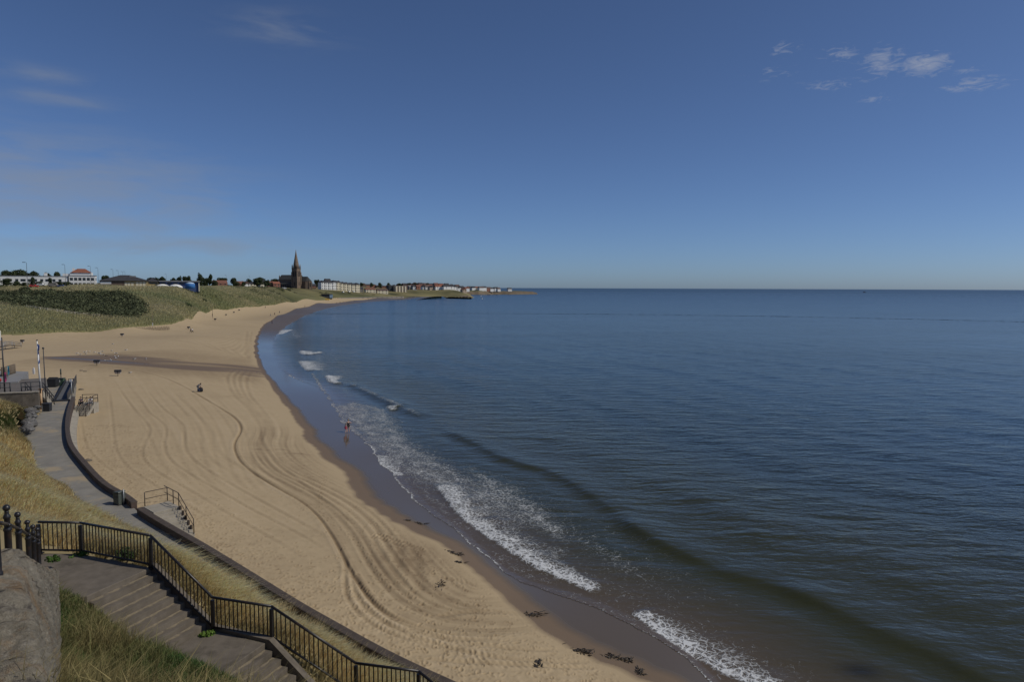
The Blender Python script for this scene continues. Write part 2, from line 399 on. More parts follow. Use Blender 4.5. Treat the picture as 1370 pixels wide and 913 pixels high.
inP = inpoly(x, y, PROM); dW, _, _ = linedist(x, y, WALL)
keep = (sA < L_tot(LA)-1.0) & (~landm | (dF < 6)) & (~inP | (dW < .12)) & (sdA < 60)
used, fq = grid_faces(*sh, keep); GID = -np.ones(sh[0]*sh[1], np.int64); GID[used] = np.arange(used.sum()); GID = GID.reshape(sh); RAD_S = radii
x = x[used]; y = y[used]; sdA = sdA[used]; sA = sA[used]
pu, pv = sight(x, y, np.full(len(x), 1.5))
z = HT(logp(x, y)); base_z = z.copy()
dB, sB, _ = linedist(x, y, LB); inB = inpoly(x, y, SEA_B); sdB = np.where(inB, dB, -dB)
rr = np.hypot(x, y)
tone = np.zeros(len(x)); prints = np.zeros(len(x))
dryk = sstep(0.5, -3, sdA)*(rr < 420)
# tractor and beach-rake marks
def rut(px, width=.22, depth=.05, dark=.5, zc=1.5, rim=.5, tread=0.0, fade=True, n=0):
    global z, tone
    L = smooth_line(xy(px, zc), 2)
    d, s, g = linedist(x, y, L, 3.5)
    m = d < 3.4
    if not m.any(): return
    dd = d[m]; ss = s[m]; k = dryk[m]*(.75+.5*perlin(ss*.11+n*3.3, ss*0+n, n))
    tot = ss.max()
    if fade: k = k*sstep(0, .12*tot, ss)*sstep(0, .1*tot, tot-ss)
    near_ = rr[m].mean() < 75
    depth *= .85 if near_ else .6; tread *= .6; dark *= .95 if near_ else .8; width *= .6 if near_ else .85
    h = -depth*np.exp(-(dd/width)**2)+depth*rim*np.exp(-((dd-width*2.1)/(width*.9))**2)
    if tread: h = h+tread*np.sin(ss*2*np.pi/.33+np.sign(g[m])*dd*9)*np.exp(-((dd-.2)/.16)**2)*(.5+perlin(ss*.5, ss*0, n+90))
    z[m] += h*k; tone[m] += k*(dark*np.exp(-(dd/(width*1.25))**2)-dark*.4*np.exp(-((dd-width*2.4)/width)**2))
T1 = [(100,495),(167,501),(214,509),(243,519),(270,533),(294,546),(318,560),(324,574),(314,590),(313,600),(319,615),(336,630),(372,650),(406,667),(428,688),(445,714),(456,736),(466,758),(480,781),(498,805),(524,823),(564,837),(600,844),(650,844),(700,838),(735,826)]
rut(T1, .3, .09, .6, 1.5, .55, n=1); rut(T1[3:], .15, .08, .5, 1.5, .8, n=101)
rut([(469,762),(485,788),(500,808),(526,829),(566,843),(602,851),(655,851)], .26, .08, .7, 1.5, .6, .05, n=2)
rut([(462,742),(463,765),(461,790),(469,812),(486,830),(510,845),(545,857),(600,870)], .2, .055, .5, 1.5, .6, .04, n=3)
rut([(467,760),(472,785),(481,806),(500,824),(530,842),(560,851)], .2, .055, .5, 1.5, .6, .04, n=4)
rut([(520,850),(570,862),(620,875),(690,885),(760,880),(800,870)], .25, .06, .35, 1.3, .6, .06, n=5)
rut([(500,835),(560,852),(620,862),(700,868),(760,858)], .22, .06, .3, 1.3, .6, .05, n=6)
rut([(560,890),(640,892),(720,890),(800,882)], .25, .06, .3, 1.3, .6, .06, n=7)
a_ = [(193,522),(215,548),(244,568),(247,579),(246,601),(259,619),(300,643),(336,661),(372,679),(404,696),(435,714),(453,730)]
rut(a_, .26, .045, .32, 1.6, n=8)
rut([(158,524),(182,553),(200,573),(200,583),(191,599),(189,614),(204,632),(259,660),(300,684),(336,703),(380,728),(420,757)], .26, .04, .28, 1.7, n=9)
rut([(180,528),(191,542),(199,556),(215,566),(224,577),(218,601),(226,619),(259,640),(300,661),(330,677),(379,700),(425,726),(456,749)], .24, .04, .28, 1.6, n=10)
rut([(231,526),(259,551),(283,577),(285,597),(300,612),(330,628),(360,644)], .26, .045, .3, 1.6, n=11)
rut([(212,522),(240,546),(263,569),(269,586),(270,604),(290,622),(330,641)], .24, .035, .25, 1.6, n=12)
rut([(146,527),(150,560),(153,600),(165,625),(200,648),(260,682),(300,706)], .24, .035, .22, 1.8, n=13)
rut([(108,560),(112,590),(122,610),(150,632),(185,652)], .2, .03, .25, 2, n=14)
for i, o in enumerate((0, 8, 15, 22)):
    rut([(339-o,492),(330-o*1.2,504),(329-o*1.1,516),(335-o,530),(348-o*.8,545),(362-o*.8,562),(366-o*.8,580),(370-o,600)], .3, .05, .4, 1.3, n=20+i)
rut([(337,440),(334,461),(335,483)], .5, .05, .5, 1.4, n=26); rut([(331,440),(329,461),(331,480)], .5, .05, .4, 1.4, n=27)
for i, o in enumerate((10, 17, 25, 34, 42)):
    rut([(322+o*1.0,600),(336+o*1.1,630-o*.15),(378+o*1.1,650-o*.25),(412+o*1.05,668-o*.35),(440+o*1.1,690-o*.5),(462+o*1.2,718-o*.6),(474+o*1.3,750-o*.7),(492+o*1.4,780-o*.65),(520+o*1.4,806-o*.5),(560+o*1.4,824-o*.45),(620+o,832-o*.35),(700+o*.3,828-o*.3)], .28, .045, .42, 1.4, n=30+i)
rut([(347,578),(352,600),(372,622),(395,640),(420,660),(455,690),(480,705)], .3, .05, .35, 1.1, n=36)
rut([(495,712),(520,720),(550,728),(570,738)], .3, .05, .3, 1.1, .6, .07, n=37); rut([(495,717),(520,725),(545,733)], .3, .05, .3, 1.1, .6, .06, n=38)
rut([(585,775),(610,779),(640,783)], .3, .05, .3, 1.0, .6, .07, n=39); rut([(580,832),(640,820),(700,818),(722,822)], .3, .06, .3, 1.0, .6, .06, n=40)
rut([(535,730),(534,752),(529,768)], .5, .05, .2, 1.2, n=41); rut([(551,727),(556,750),(560,775),(566,795)], .5, .05, .25, 1.2, n=42)
for i in range(9):      # faint rake lines up the middle and the far beach
    rut([(150+i*17,512+i*2),(175+i*19,545+i*3),(200+i*17,585+i*3),(215+i*16,625+i*2),(262+i*14,668-i)], .2, .022, .17, 1.7, n=50+i)
for i in range(12):
    o = i*6.5; rut([(150+o*2.4,448+o*.2),(215+o*1.7,452+o*.35),(280+o*.9,449+o*.3),(318+o*.2,441)], .5, .05, .22, 2.2, n=70+i)
# broad groomed band, darker with combed streaks
dT, sT, gT = linedist(x, y, smooth_line(xy(T1[6:], 1.5), 2), 14)
band = dryk*sstep(10, 7, dT)*(gT > 0)*sstep(0, .4, dT)*sstep(0, 10, sT)
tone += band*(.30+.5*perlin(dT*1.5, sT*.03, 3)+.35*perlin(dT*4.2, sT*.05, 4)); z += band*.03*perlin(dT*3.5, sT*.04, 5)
dM, sM, gM = linedist(x, y, smooth_line(xy([(330,700),(300,640),(262,560),(200,500)], 1.6), 2), 60)
tone += dryk*.20*perlin(dM*1.1+.15*perlin(x*.1, y*.1, 8), sM*.04, 6)*sstep(60, 30, dM)
tone += dryk*.35*np.clip(perlin(x*.022, y*.05, 11), 0, 1)
scuff = xy([(548,745)], 1.2)[0]; q = np.exp(-(((x-scuff[0])/2.3)**2+((y-scuff[1])/3.2)**2)); tone += .75*q*(.6+.8*perlin(x*2.2, y*.4, 15))
for u, v, rx, ry, k in [(350,600,.9,.35,.7),(377,598,.6,.3,.6),(398,602,1.0,.35,.8),(155,577,2.5,1.2,.4),(305,530,3,2,.35)]:
    c_ = xy([(u, v)], 1.4)[0]; tone += k*np.exp(-(((x-c_[0])/rx)**2+((y-c_[1])/ry)**2))*(.7+1.2*perlin(x*1.6, y*1.6, 17))
# trodden sand: pocked with prints
foot_near = sstep(9, 2, linedist(x, y, WALL, 12)[0])*(rr < 60)
edge_near = np.exp(-((sdA+4)/3.0)**2)*(rr < 75)
spread = np.clip(.35+1.6*perlin(x*.13, y*.13, 21), 0, 1)*(rr < 110)
prints = np.clip(.95*foot_near+.55*edge_near+.38*spread, 0, 1)*dryk*(1-.8*np.clip(band*2, 0, 1))
z += prints*.03*fbm(x*1.9, y*1.9, 3, 23)+dryk*.012*fbm(x*.8, y*.8, 3, 24)
# footprints: pressed ovals with a raised heel, single and in strings
def footprint(fx, fy, ang, ln=.15, dp=.035):
    r_ = math.hypot(fx, fy); t_ = math.atan2(fx, fy); i = int(np.searchsorted(RAD_S, r_)); j = int((t_-R(-47))/(R(27)-R(-47))*(NTH-1)); a_ = max(2, int(.3/(r_*.0022)+1)); b_ = max(2, int(.3/(r_*R(74)/NTH)+1))
    if i-a_ < 0 or j-b_ < 0: return
    g = GID[i-a_:i+a_+1, j-b_:j+b_+1].ravel(); g = g[g >= 0]
    if not len(g): return
    px_ = x[g]-fx; py_ = y[g]-fy; c, s = math.cos(ang), math.sin(ang); u_ = px_*c+py_*s; v_ = -px_*s+py_*c; q = (u_/ln)**2+(v_/(ln*.5))**2
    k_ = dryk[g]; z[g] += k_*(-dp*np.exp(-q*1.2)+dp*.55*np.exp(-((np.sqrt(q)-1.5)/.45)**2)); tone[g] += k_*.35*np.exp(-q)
rs = random.Random(3)
def trail(x0, y0, ang, n, step=.62):
    for i in range(n):
        s = (-1)**i*.10; footprint(x0-math.sin(ang)*s, y0+math.cos(ang)*s, ang+rs.uniform(-.2,.2), rs.uniform(.13,.18), rs.uniform(.02,.045)); x0 += math.cos(ang)*step*rs.uniform(.85,1.15); y0 += math.sin(ang)*step*rs.uniform(.85,1.15); ang += rs.uniform(-.12,.12)
Wd_ = resample_(WALL, 400)
for _ in range(2600):
    p_ = Wd_[rs.randrange(60, 400)]; o = abs(rs.gauss(0, 3.2))+.6; footprint(p_[0]+o*.72+rs.uniform(-1,1), p_[1]+o*.69+rs.uniform(-1,1), rs.uniform(0, 6.3), rs.uniform(.10,.18), rs.uniform(.015,.045))
for u0, v0, du, n_ in [(300,700,1,60),(250,640,1,50),(380,800,1,40),(520,800,1,60),(420,640,1,70),(560,740,1,60),(640,800,1,50),(330,600,1,70),(450,760,1,50),(600,870,1,60),(200,600,1,60),(500,700,1,40),(690,850,1,40),(350,760,1,50)]:
    q_ = xy([(u0, v0)], 1.5)[0]; trail(q_[0], q_[1], rs.uniform(0, 6.3), n_)
for _ in range(1500):
    q_ = xy([(rs.uniform(240, 800), rs.uniform(600, 905))], 1.4)[0]
    if rs.random() < .35+.9*abs(math.sin(q_[0]*.21)*math.cos(q_[1]*.17)): footprint(q_[0], q_[1], rs.uniform(0, 6.3), rs.uniform(.08,.16), rs.uniform(.01,.035))
for _ in range(2600):       # churned rim above the tide
    k_ = rs.randrange(0, len(LA)-1); t_ = rs.random(); a_ = LA[k_]*(1-t_)+LA[k_+1]*t_
    if math.hypot(*a_) < 80: o = abs(rs.gauss(0, 2.4))+.8; footprint(a_[0]-o*.75, a_[1]-o*.6, rs.uniform(0, 6.3), rs.uniform(.08,.16), rs.uniform(.01,.035))
tone += dryk*(.16*fbm(x*1.3, y*1.3, 3, 150)+.14*fbm(x*.25, y*.35, 3, 151)+.10*perlin(x*3.1, y*3.1, 152)*(rr < 80))
# wetness: damp rim above the tide, the mirror below, and the stream across the beach
scal = 1.5*perlin(sA*.12, sA*0+.5, 31)+.9*np.abs(perlin(sA*.38, sA*0+.2, 32))
s_ = sdA-scal*np.interp(rr, [30,60,110,200], [.7,1.0,.6,.35])
wk = np.interp(rr, [30,65,100,150,300], [.75,.75,.6,.4,.35])
wet = np.clip(.34+s_*.19/wk, 0, 1)*(s_ > -1.2)+.0
wet = np.where(s_ <= -1.2, 0, wet); wet = np.where(s_ > 0, np.maximum(wet, .38), wet)
ST = smooth_line(xy([(60,483),(84,484),(130,486),(175,488.5),(240,491.5),(300,490.5),(338,488),(350,492)], 2.3), 2)
d, s, g = linedist(x, y, ST, 30); L_ = s.max(); n1 = perlin(s*.08, s*0+.3, 33)
hw = np.interp(s, [0, 4, 12, L_*.6, L_], [.4, 3.2, 4.4, 4.0, 4.4])*(1+.3*n1)
st_d = np.where(g > 0, d*.42, d)       # damp spreads up the far side
damp = .5*sstep(2.2, .6, st_d/hw)*np.where(s > 28, .95, 1)
pool = sstep(1.0, .45, d/np.interp(s, [0, 4, 14, 22, 29, 33, L_], [.3, 2.2, 2.0, 1.7, .8, .01, .01]))
wet = np.maximum(wet, np.maximum(damp*(.8+.4*perlin(x*.05, y*.3, 35)), pool*.80)); z -= .05*pool
tone += .45*sstep(4.5, 1.5, st_d/hw)*(1-sstep(.3, .6, wet))*dryk
wet = np.minimum(wet, np.interp(rr, [200, 320], [1.0, .74]))
tone *= (rr < 500)
flat = sstep(-1, 2, s_); z = z*(1-flat)+base_z*flat
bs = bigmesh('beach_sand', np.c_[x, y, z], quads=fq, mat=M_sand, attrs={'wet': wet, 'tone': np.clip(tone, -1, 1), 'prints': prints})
tag(bs, kind='structure')

# ------------------------------------------------------------------ the sea
def make_sea():
    m, t, b = mat('sea_water'); N = NT(t)
    shal = N.attr('shal'); foam = N.attr('foam'); far = N.attr('far')
    deep = N.mix(N.rng(N.noise(.012, 4, .6, N.coord((.5,1.6,1))), .35, .65), (.011,.026,.037), (.015,.034,.048))
    mid = N.mix(N.rng(N.noise(.05, 4, .6), .35, .65), (.014,.023,.021), (.019,.028,.025))
    br = N.mix(N.rng(N.noise(.3, 4, .6), .35, .65), (.031,.033,.011), (.043,.043,.017))
    film = (.105,.078,.052)
    c = N.mix(N.rng(shal, .05, .38, smooth=True), deep, mid); c = N.mix(N.rng(shal, .34, .72, smooth=True), c, br); c = N.mix(N.rng(shal, .84, .99), c, film)
    c = N.mix(N.m('MULTIPLY', N.attr('weed'), N.rng(N.noise(1.6, 5, .7), .35, .55)), c, (.007,.007,.005))
    # lace of foam
    co = N.coord((1,1,1), (0,0,R(-20)))
    wob = N.noise(1.1, 4, .6, co, out='Color')
    ws = N.n('ShaderNodeVectorMath', {0: wob, 1: (.9,.9,.0)}, operation='MULTIPLY').outputs[0]
    wv = N.n('ShaderNodeVectorMath', {0: co, 1: ws}, operation='ADD').outputs[0]
    v1 = N.n('ShaderNodeTexVoronoi', {'Vector': wv, 'Scale': 2.7}, feature='DISTANCE_TO_EDGE').outputs['Distance']
    v2 = N.n('ShaderNodeTexVoronoi', {'Vector': wv, 'Scale': 7.5}, feature='DISTANCE_TO_EDGE').outputs['Distance']
    lace = N.m('MAXIMUM', N.rng(v1, .0, .22, 1, 0), N.m('MULTIPLY', N.rng(v2, 0, .13, 1, 0), .85))
    lace = N.m('ADD', N.m('MULTIPLY', lace, .46), N.m('MULTIPLY', N.noise(2.2, 7, .76, co, .8), .80))
    thr = N.m('SUBTRACT', .98, N.m('MULTIPLY', foam, .66))
    fm = N.m('DIVIDE', N.m('SUBTRACT', lace, thr), .34, clamp=True)
    fm = N.m('MULTIPLY', N.m('MULTIPLY', fm, .93), N.rng(foam, .02, .12))
    c = N.mix(fm, c, N.mix(N.noise(2.4, 5, .6), (.55,.58,.60), (.80,.80,.78)))
    N.put(b.inputs['Base Color'], c); N.put(b.inputs['IOR'], 1.33)
    r = N.rng(far, 0, 1, .045, .30); N.put(b.inputs['Roughness'], N.m('ADD', N.m('MULTIPLY', r, N.m('SUBTRACT', 1.0, fm)), N.m('MULTIPLY', fm, .85)))
    # ripples: wind chop over small swell, calmer in the swash
    c2 = N.coord((.55,1.7,1), (0,0,R(14))); c3 = N.coord((.8,1.5,1), (0,0,R(-24)))
    h = N.m('MULTIPLY', N.noise(.30, 3, .5, c2, .3), 1.0)
    h = N.m('ADD', h, N.m('MULTIPLY', N.noise(.85, 4, .55, c3, .3), .42))
    h = N.m('ADD', h, N.m('MULTIPLY', N.noise(2.6, 3, .55, c2), .12))
    gust = N.rng(N.noise(.02, 3, .5, N.coord((.4,1.4,1))), .3, .7, .7, 1.2)
    amp = N.m('MULTIPLY', N.rng(shal, .55, 1.0, 1, .10), gust)
    nb = N.bump(N.m('ADD', N.m('MULTIPLY', h, amp), N.m('MULTIPLY', fm, .10)), 1.0, .34)
    N.put(b.inputs['Normal'], nb)
    return m
M_sea = make_sea()
rad = np.r_[geo(24, 130, .0042), geo(130.5, 500, .0075), geo(503, 3000, .02), geo(3050, 70000, .12)]
X, Y = polar_grid(R(-40), R(52), 820, rad); sh = X.shape; x = X.ravel(); y = Y.ravel()
dB, sB, _ = linedist(x, y, LB); inB = inpoly(x, y, SEA_B); sd = np.where(inB, dB, -dB)
wig = .55*perlin(sB*.28, sB*0, 41)+.35*perlin(sB*.9, sB*0, 42)
rr = np.hypot(x, y); sd = sd+wig*np.clip(rr/70, .5, 3)*sstep(1500, 300, rr)
used, fq = grid_faces(*sh, sd > 0)
x = x[used]; y = y[used]; sd = sd[used]; sB = sB[used]; rr = rr[used]
fade = sstep(420, 120, rr)
ph = sd+2.5*perlin(sB*.02, sd*.02, 43)
z = fade*sstep(8, 40, sd)*(.05*np.sin(ph*2*np.pi/13)*(.6+perlin(sB*.02, sd*.03, 44))+.03*np.sin((ph*.9+.25*x*.3)*2*np.pi/7.3+2*perlin(x*.03, y*.03, 45)))
z += fade*.07*fbm(x*.05+y*.02, y*.11-x*.03, 3, 46)*sstep(5, 30, sd)
foam = np.zeros(len(x))
def ridge(px, h, wf, wb, zc=.2, n=0, fo=0.0, fw_=1.0):
    global z, foam
    L = smooth_line(xy(px, zc), 2); d, s, g = linedist(x, y, L, 12); m = d < 11.5
    dd = d[m]; ss = s[m]; tot = L_len(L); shore = g[m] > 0      # travel runs near -> far, the shore is on the left
    k = sstep(0, .14*tot, ss)*sstep(0, .14*tot, tot-ss)*(.75+.9*perlin(ss*.09, ss*0+n, 50+n)+.4*perlin(ss*.33, dd*.2+n, 53+n))
    prof = np.where(shore, np.exp(-(dd/wf)**2), np.exp(-(dd/wb)**2))
    trough = np.where(shore, -.28*np.exp(-((dd-2.6*wf)/(1.3*wf))**2), 0)
    z[m] += h*k*(prof+trough)
    if fo: foam[m] = np.maximum(foam[m], fo*k*np.exp(-(dd/fw_)**2))
def L_len(L): return np.hypot(*(L[1:]-L[:-1]).T).sum()
ridge([(1420,960),(1300,892),(1174,838),(1106,807),(1037,779),(985,767),(930,745),(874,720),(835,694),(812,680)], .25, .8, 2.4, n=1)
ridge([(880,705),(840,691),(790,659),(761,640),(732,627),(674,613),(644,595),(615,583),(589,569)], .22, .7, 2.2, n=2)
ridge([(570,560),(540,545),(505,530),(480,518),(460,511)], .35, .8, 2.2, n=3, fo=.55, fw_=.8)
ridge([(1100,760),(980,690),(880,640),(780,600),(690,570)], .12, 1.6, 4.5, n=4)
ridge([(1380,850),(1200,760),(1040,700),(900,650)], .10, 1.8, 5, n=5)
ridge([(800,560),(700,530),(600,505),(520,480)], .10, 1.8, 5, n=6)
# foam: tumbling fronts
def breaker(px, front=.35, width=(1.0,), h=.3, zc=.15, k=1.0, n=0):
    """white front along the line; width[] is how far the churned water trails seaward along it"""
    global z, foam
    L = smooth_line(xy(px, zc), 2); d, s, g = linedist(x, y, L, 16); m = d < 15
    if not m.any(): return
    dd = d[m]; ss = s[m]; sg = g[m]; tot = L_len(L)
    wv = np.interp(ss/tot, np.linspace(0, 1, len(width)), width)*(1+.45*perlin(ss*.35, ss*0+n, 60+n))
    sea_side = sg > 0
    e = sstep(0, .05, ss/tot)*sstep(0, .05, 1-ss/tot)
    f = np.where(sea_side, (.50+.50*np.exp(-(dd/(1.1*np.clip(np.hypot(x[m], y[m])/48, 1, 9)))**2)-.12*np.clip(dd/np.maximum(wv, .3), 0, 1))*sstep(1.3, .6, dd/np.maximum(wv, .1))*(1+.25*perlin(x[m]*.35, y[m]*.35, 64)), sstep(1.5, .3, dd/(front*(1+.6*perlin(ss*1.2, ss*0+3, 61)))))
    foam[m] = np.maximum(foam[m], k*e*f*(.92+.25*perlin(x[m]*.7, y[m]*.7, 62)))
    z[m] += e*h*np.where(sea_side, np.exp(-(dd/(.9+.25*wv))**2), np.exp(-(dd/.35)**2))*(.7+.6*perlin(ss*.8, dd*1.1, 63))
def patch(px, k, zc=.1, soft=2.0, n=0, sx=.25, sy=.25):
    global foam
    poly = [tuple(p) for p in xy(px, zc)]; PL = np.array(poly+[poly[0]]); inn = inpoly(x, y, poly); d, _, _ = linedist(x, y, PL, soft*3)
    q = np.where(inn, .5+.5*sstep(0, soft, d), .5*sstep(soft, 0, d)); foam = np.maximum(foam, 1.22*k*q*(.88+.42*fbm((x*.83+y*.55)*sx*3.2, (y*.83-x*.55)*sy*1.5, 4, 70+n)))
# lines run from far to near: the sea is on their left
breaker([(584,646),(598,662),(618,688),(648,710),(688,736),(720,757),(760,772),(808,795)], .4, (1.2,6.5,7,6.5,3.2,4.2,1.6,.6), .34, k=1.0, n=1)
breaker([(846,814),(880,840),(910,860),(950,884),(1000,908),(1040,926),(1120,965)], .35, (.6,2.0,3.0,2.4,2.0,1.6,1.6), .36, k=1.0, n=2)
breaker([(374,447),(378,446),(384,443),(391,441)], .8, (3,14,14,6), .4, k=.92, n=3)
breaker([(402,470),(406,474),(413,474),(422,473),(432,471)], .7, (3,12,12,7,3), .4, k=.95, n=4)
breaker([(401,483),(407,491),(413,496)], .6, (5,8,4), .3, k=.85, n=5)
breaker([(437,503),(440,509),(447,512),(454,513)], .5, (4,3.4,1.5,.8), .4, k=.95, n=6)
breaker([(447,405.5),(450,406),(454,405.6)], .9, (5,9,3), .4, k=.95, n=7)
breaker([(519,543),(524,548),(531,546)], .4, (1.5,2.5,1), .3, k=.8, n=8)
breaker([(385,428),(398,426),(412,424)], .6, (2,3,2), .2, k=.6, n=9)
breaker([(450,410),(462,407),(475,405.5)], .8, (5,8,4), .3, k=.75, n=10); breaker([(395,417),(402,416),(408,415)], .6, (3,5,2), .3, k=.65, n=12)
breaker([(500,608),(507,620),(520,629),(536,636)], .35, (2.5,3.0,2.0,.5), .12, k=.85, n=11)
breaker([(416,497),(430,520),(441,538),(456,563),(474,582),(492,596),(502,612)], .22, (.5,.6,.6,.6,.9,1.4,2.0), .0, k=.55, n=13)
patch([(440,545),(470,535),(520,545),(560,590),(600,615),(640,640),(690,660),(680,690),(640,690),(600,660),(560,650),(520,630),(490,595),(460,565)], .45, n=1)
patch([(620,620),(690,645),(740,680),(780,720),(740,725),(690,700),(640,680)], .47, n=2)
patch([(540,640),(600,672),(640,715),(700,755),(760,785),(690,775),(640,735),(590,695)], .42, n=3)
patch([(735,790),(800,805),(870,845),(930,885),(1000,920),(1040,945),(960,905),(860,842),(790,812)], .48, n=4)
patch([(790,770),(850,790),(930,830),(1010,880),(1080,905),(980,880),(880,830)], .40, n=5, soft=3)
patch([(720,650),(800,700),(880,750),(960,800),(900,805),(820,780),(750,730)], .34, n=6, soft=4)
patch([(412,470),(440,475),(450,500),(480,520),(470,530),(430,510),(412,490)], .38, n=7, soft=5)
patch([(380,440),(400,440),(412,450),(400,456),(384,452)], .42, n=8, soft=5)
# the thin white lip of the swash
lip = np.exp(-(np.maximum(sd-.12, 0)/(.16*np.clip(rr/45, .6, 2.2)))**2)*(rr < 170)*np.clip(.55+1.2*perlin(sB*.07, sB*0, 80), .12, 1)
foam = np.maximum(foam, .98*lip)
lip2 = np.exp(-((sd-1.6-1.2*perlin(sB*.13, sB*0, 81))/.16)**2)*(rr < 120)*np.clip(1.6*perlin(sB*.05, sB*0+7, 82), 0, 1); foam = np.maximum(foam, .72*lip2)
hs = HT(logp(x, y)); thin = sstep(16, 2, sd)
z = np.maximum(z*sstep(0, 6, sd), np.where(rr < 1200, hs+.02, 0)*sstep(30, 20, sd)-9*(sd > 30))
z = np.where(sd > 30, np.maximum(z, -1), z)
nearness = 120/np.clip(rr, 40, 4000)
shal = np.exp(-sd/np.clip(34*nearness, 7, 52)); shal = np.clip(shal+.08*perlin(x*.03, y*.03, 84), 0, 1); shal = np.where(sd < 2.5, np.maximum(shal, sstep(5, 0, sd)), shal)
c_ = xy([(1150,898)], 0)[0]; weedy = np.exp(-(((x-c_[0])/1.0)**2+((y-c_[1])/.7)**2))
far = np.clip(np.log(np.maximum(rr, 40)/40)/5.0, 0, 1)
se = bigmesh('sea', np.c_[x, y, z], quads=fq, mat=M_sea, attrs={'foam': np.clip(foam, 0, 1.1), 'shal': shal, 'far': far, 'weed': weedy}); tag(se, kind='structure')
# ------------------------------------------------------------------ dunes and town land
def make_turf():
    m, t, b = mat('turf'); N = NT(t)
    bare = N.attr('bare'); green = N.attr('green'); dark = N.attr('dark')
    n1 = N.noise(.05, 5, .6); n2 = N.noise(.35, 5, .65); n3 = N.noise(2.0, 4, .7)
    straw = N.mix(N.rng(n2, .3, .7), (.23,.195,.095), (.32,.27,.14))
    gr = N.mix(N.rng(n2, .3, .7), (.105,.115,.045), (.16,.165,.07))
    c = N.mix(N.rng(N.m('ADD', N.m('MULTIPLY', n1, .8), N.m('MULTIPLY', green, .6)), .35, .75), straw, gr)
    c = N.mix(N.rng(n3, .45, .7, 0, .55), c, (.075,.08,.032))
    c = N.mix(dark, c, (.030,.040,.018))
    c = N.mix(N.rng(N.m('ADD', bare, N.m('MULTIPLY', N.m('SUBTRACT', n2, .5), .7)), .45, .6), c, (.40,.30,.19))
    N.put(b.inputs['Base Color'], c); N.put(b.inputs['Roughness'], .9); N.put(b.inputs['Specular IOR Level'], .15)
    N.put(b.inputs['Normal'], N.bump(N.m('ADD', n2, N.m('MULTIPLY', n3, .5)), 1.0, .7)); return m
M_turf = make_turf()
M_leaf = leafy('leaf_blades'); M_marram = leafy('marram_blades', .8, .45)
radii = np.r_[geo(195, 700, .006), geo(704, 1500, .008), geo(1512, 4300, .03)]
X, Y = polar_grid(R(-52), R(-2.6), 620, radii); sh = X.shape; x = X.ravel(); y = Y.ravel()
inL = inpoly(x, y, LAND_POLY); dF, sF, _ = linedist(x, y, FOOTL)
used, fq = grid_faces(*sh, inL | (dF < 2)); x = x[used]; y = y[used]; dF = dF[used]; sF = sF[used]; inL = inL[used]
z = HT(logp(x, y)); rr = np.hypot(x, y)
z += np.where(inL, sstep(0, 12, dF), 0)*(.55*fbm(x*.035, y*.035, 4, 90)+.35*fbm(x*.11, y*.11, 3, 91))*sstep(900, 300, rr)*sstep(150, 20, dF)
z += np.where(inL, .35*sstep(0, 2.5, dF), -.9)+sstep(0,3,dF)*.25*perlin(x*.3, y*.3, 92)*(rr < 500)
pu, pv = sight(x, y, z)
SCRUB = [(-120,392),(0,391),(35,388),(60,386),(100,389),(118,391),(150,388.5),(168,394),(182,402),(192,411),(196,420),(188,425),(150,425),(110,421.5),(60,415),(30,410.5),(0,408),(-120,404)]
def fuzzy(poly, soft, u=None, v=None):
    u = pu if u is None else u; v = pv if v is None else v
    PL = np.array(poly+[poly[0]], float); d, _, _ = linedist(u, v, PL); return np.where(inpoly(u, v, poly), .5+.5*sstep(0, soft, d), .5*sstep(soft, 0, d))
scrubk = fuzzy(SCRUB, 3)*(rr < 420)*(rr > 232)
bare = .55*sstep(6, 0, np.abs(dF))*np.clip(.7+perlin(sF*.04, sF*0, 93), 0, 1)
def path(px, wd, k):
    global bare
    d, _, _ = linedist(pu, pv, smooth_line(px, 1)); bare = np.maximum(bare, k*np.exp(-(d/wd)**2)*(rr < 1000))
path([(178,387),(200,395),(222,405),(236,412)], .9, .55); path([(225,408),(235,411)], 1.2, .9); path([(30,411),(70,418),(130,427),(165,426)], .9, .6)
path([(288,388),(310,395),(330,402)], .7, .4); path([(365,391),(385,399),(397,404)], 1.4, .5); path([(392,389),(410,395),(425,400)], .8, .4); path([(470,386),(500,392)], 1, .3)
bare = np.maximum(bare, .8*sstep(5, 1.5, np.abs(dF-3))*np.clip(2.2*perlin(sF*.02, sF*0+4, 94)-.3, 0, 1)*(rr > 420))
green = np.clip(.4*sstep(60, 10, dF)+.4*perlin(x*.01, y*.01, 95), 0, 1)
darkm = np.clip(scrubk*.9+fuzzy([(206,384),(226,385),(236,395),(225,400),(212,393)], 2)*.45+fuzzy([(250,393),(262,391),(285,408),(282,424),(268,425),(250,415)], 3)*.4+fuzzy([(352,389),(372,387),(402,400),(398,406),(372,406)], 3)*.35+.9*np.clip(perlin(x*.03, y*.03, 96)-.05, 0, 1)*(dF > 25)+1.1*np.clip(fbm(x*.012, y*.012, 4, 196)+.05, 0, 1)*(rr > 430), 0, 1)
tip_ = (rr > 1150)*(x > SX(556, 1)*np.abs(y))*sstep(34, 8, dF+8*perlin(x*.03, y*.03, 142)); bare = np.maximum(bare, .55*tip_); darkm = np.clip(np.maximum(darkm, tip_*(.5+.8*perlin(x*.05, y*.05, 143))), 0, 1)
dunes = bigmesh('dune_hillside', np.c_[x, y, z], quads=fq, mat=M_turf, attrs={'bare': bare, 'green': green, 'dark': darkm}); tag(dunes, kind='structure')

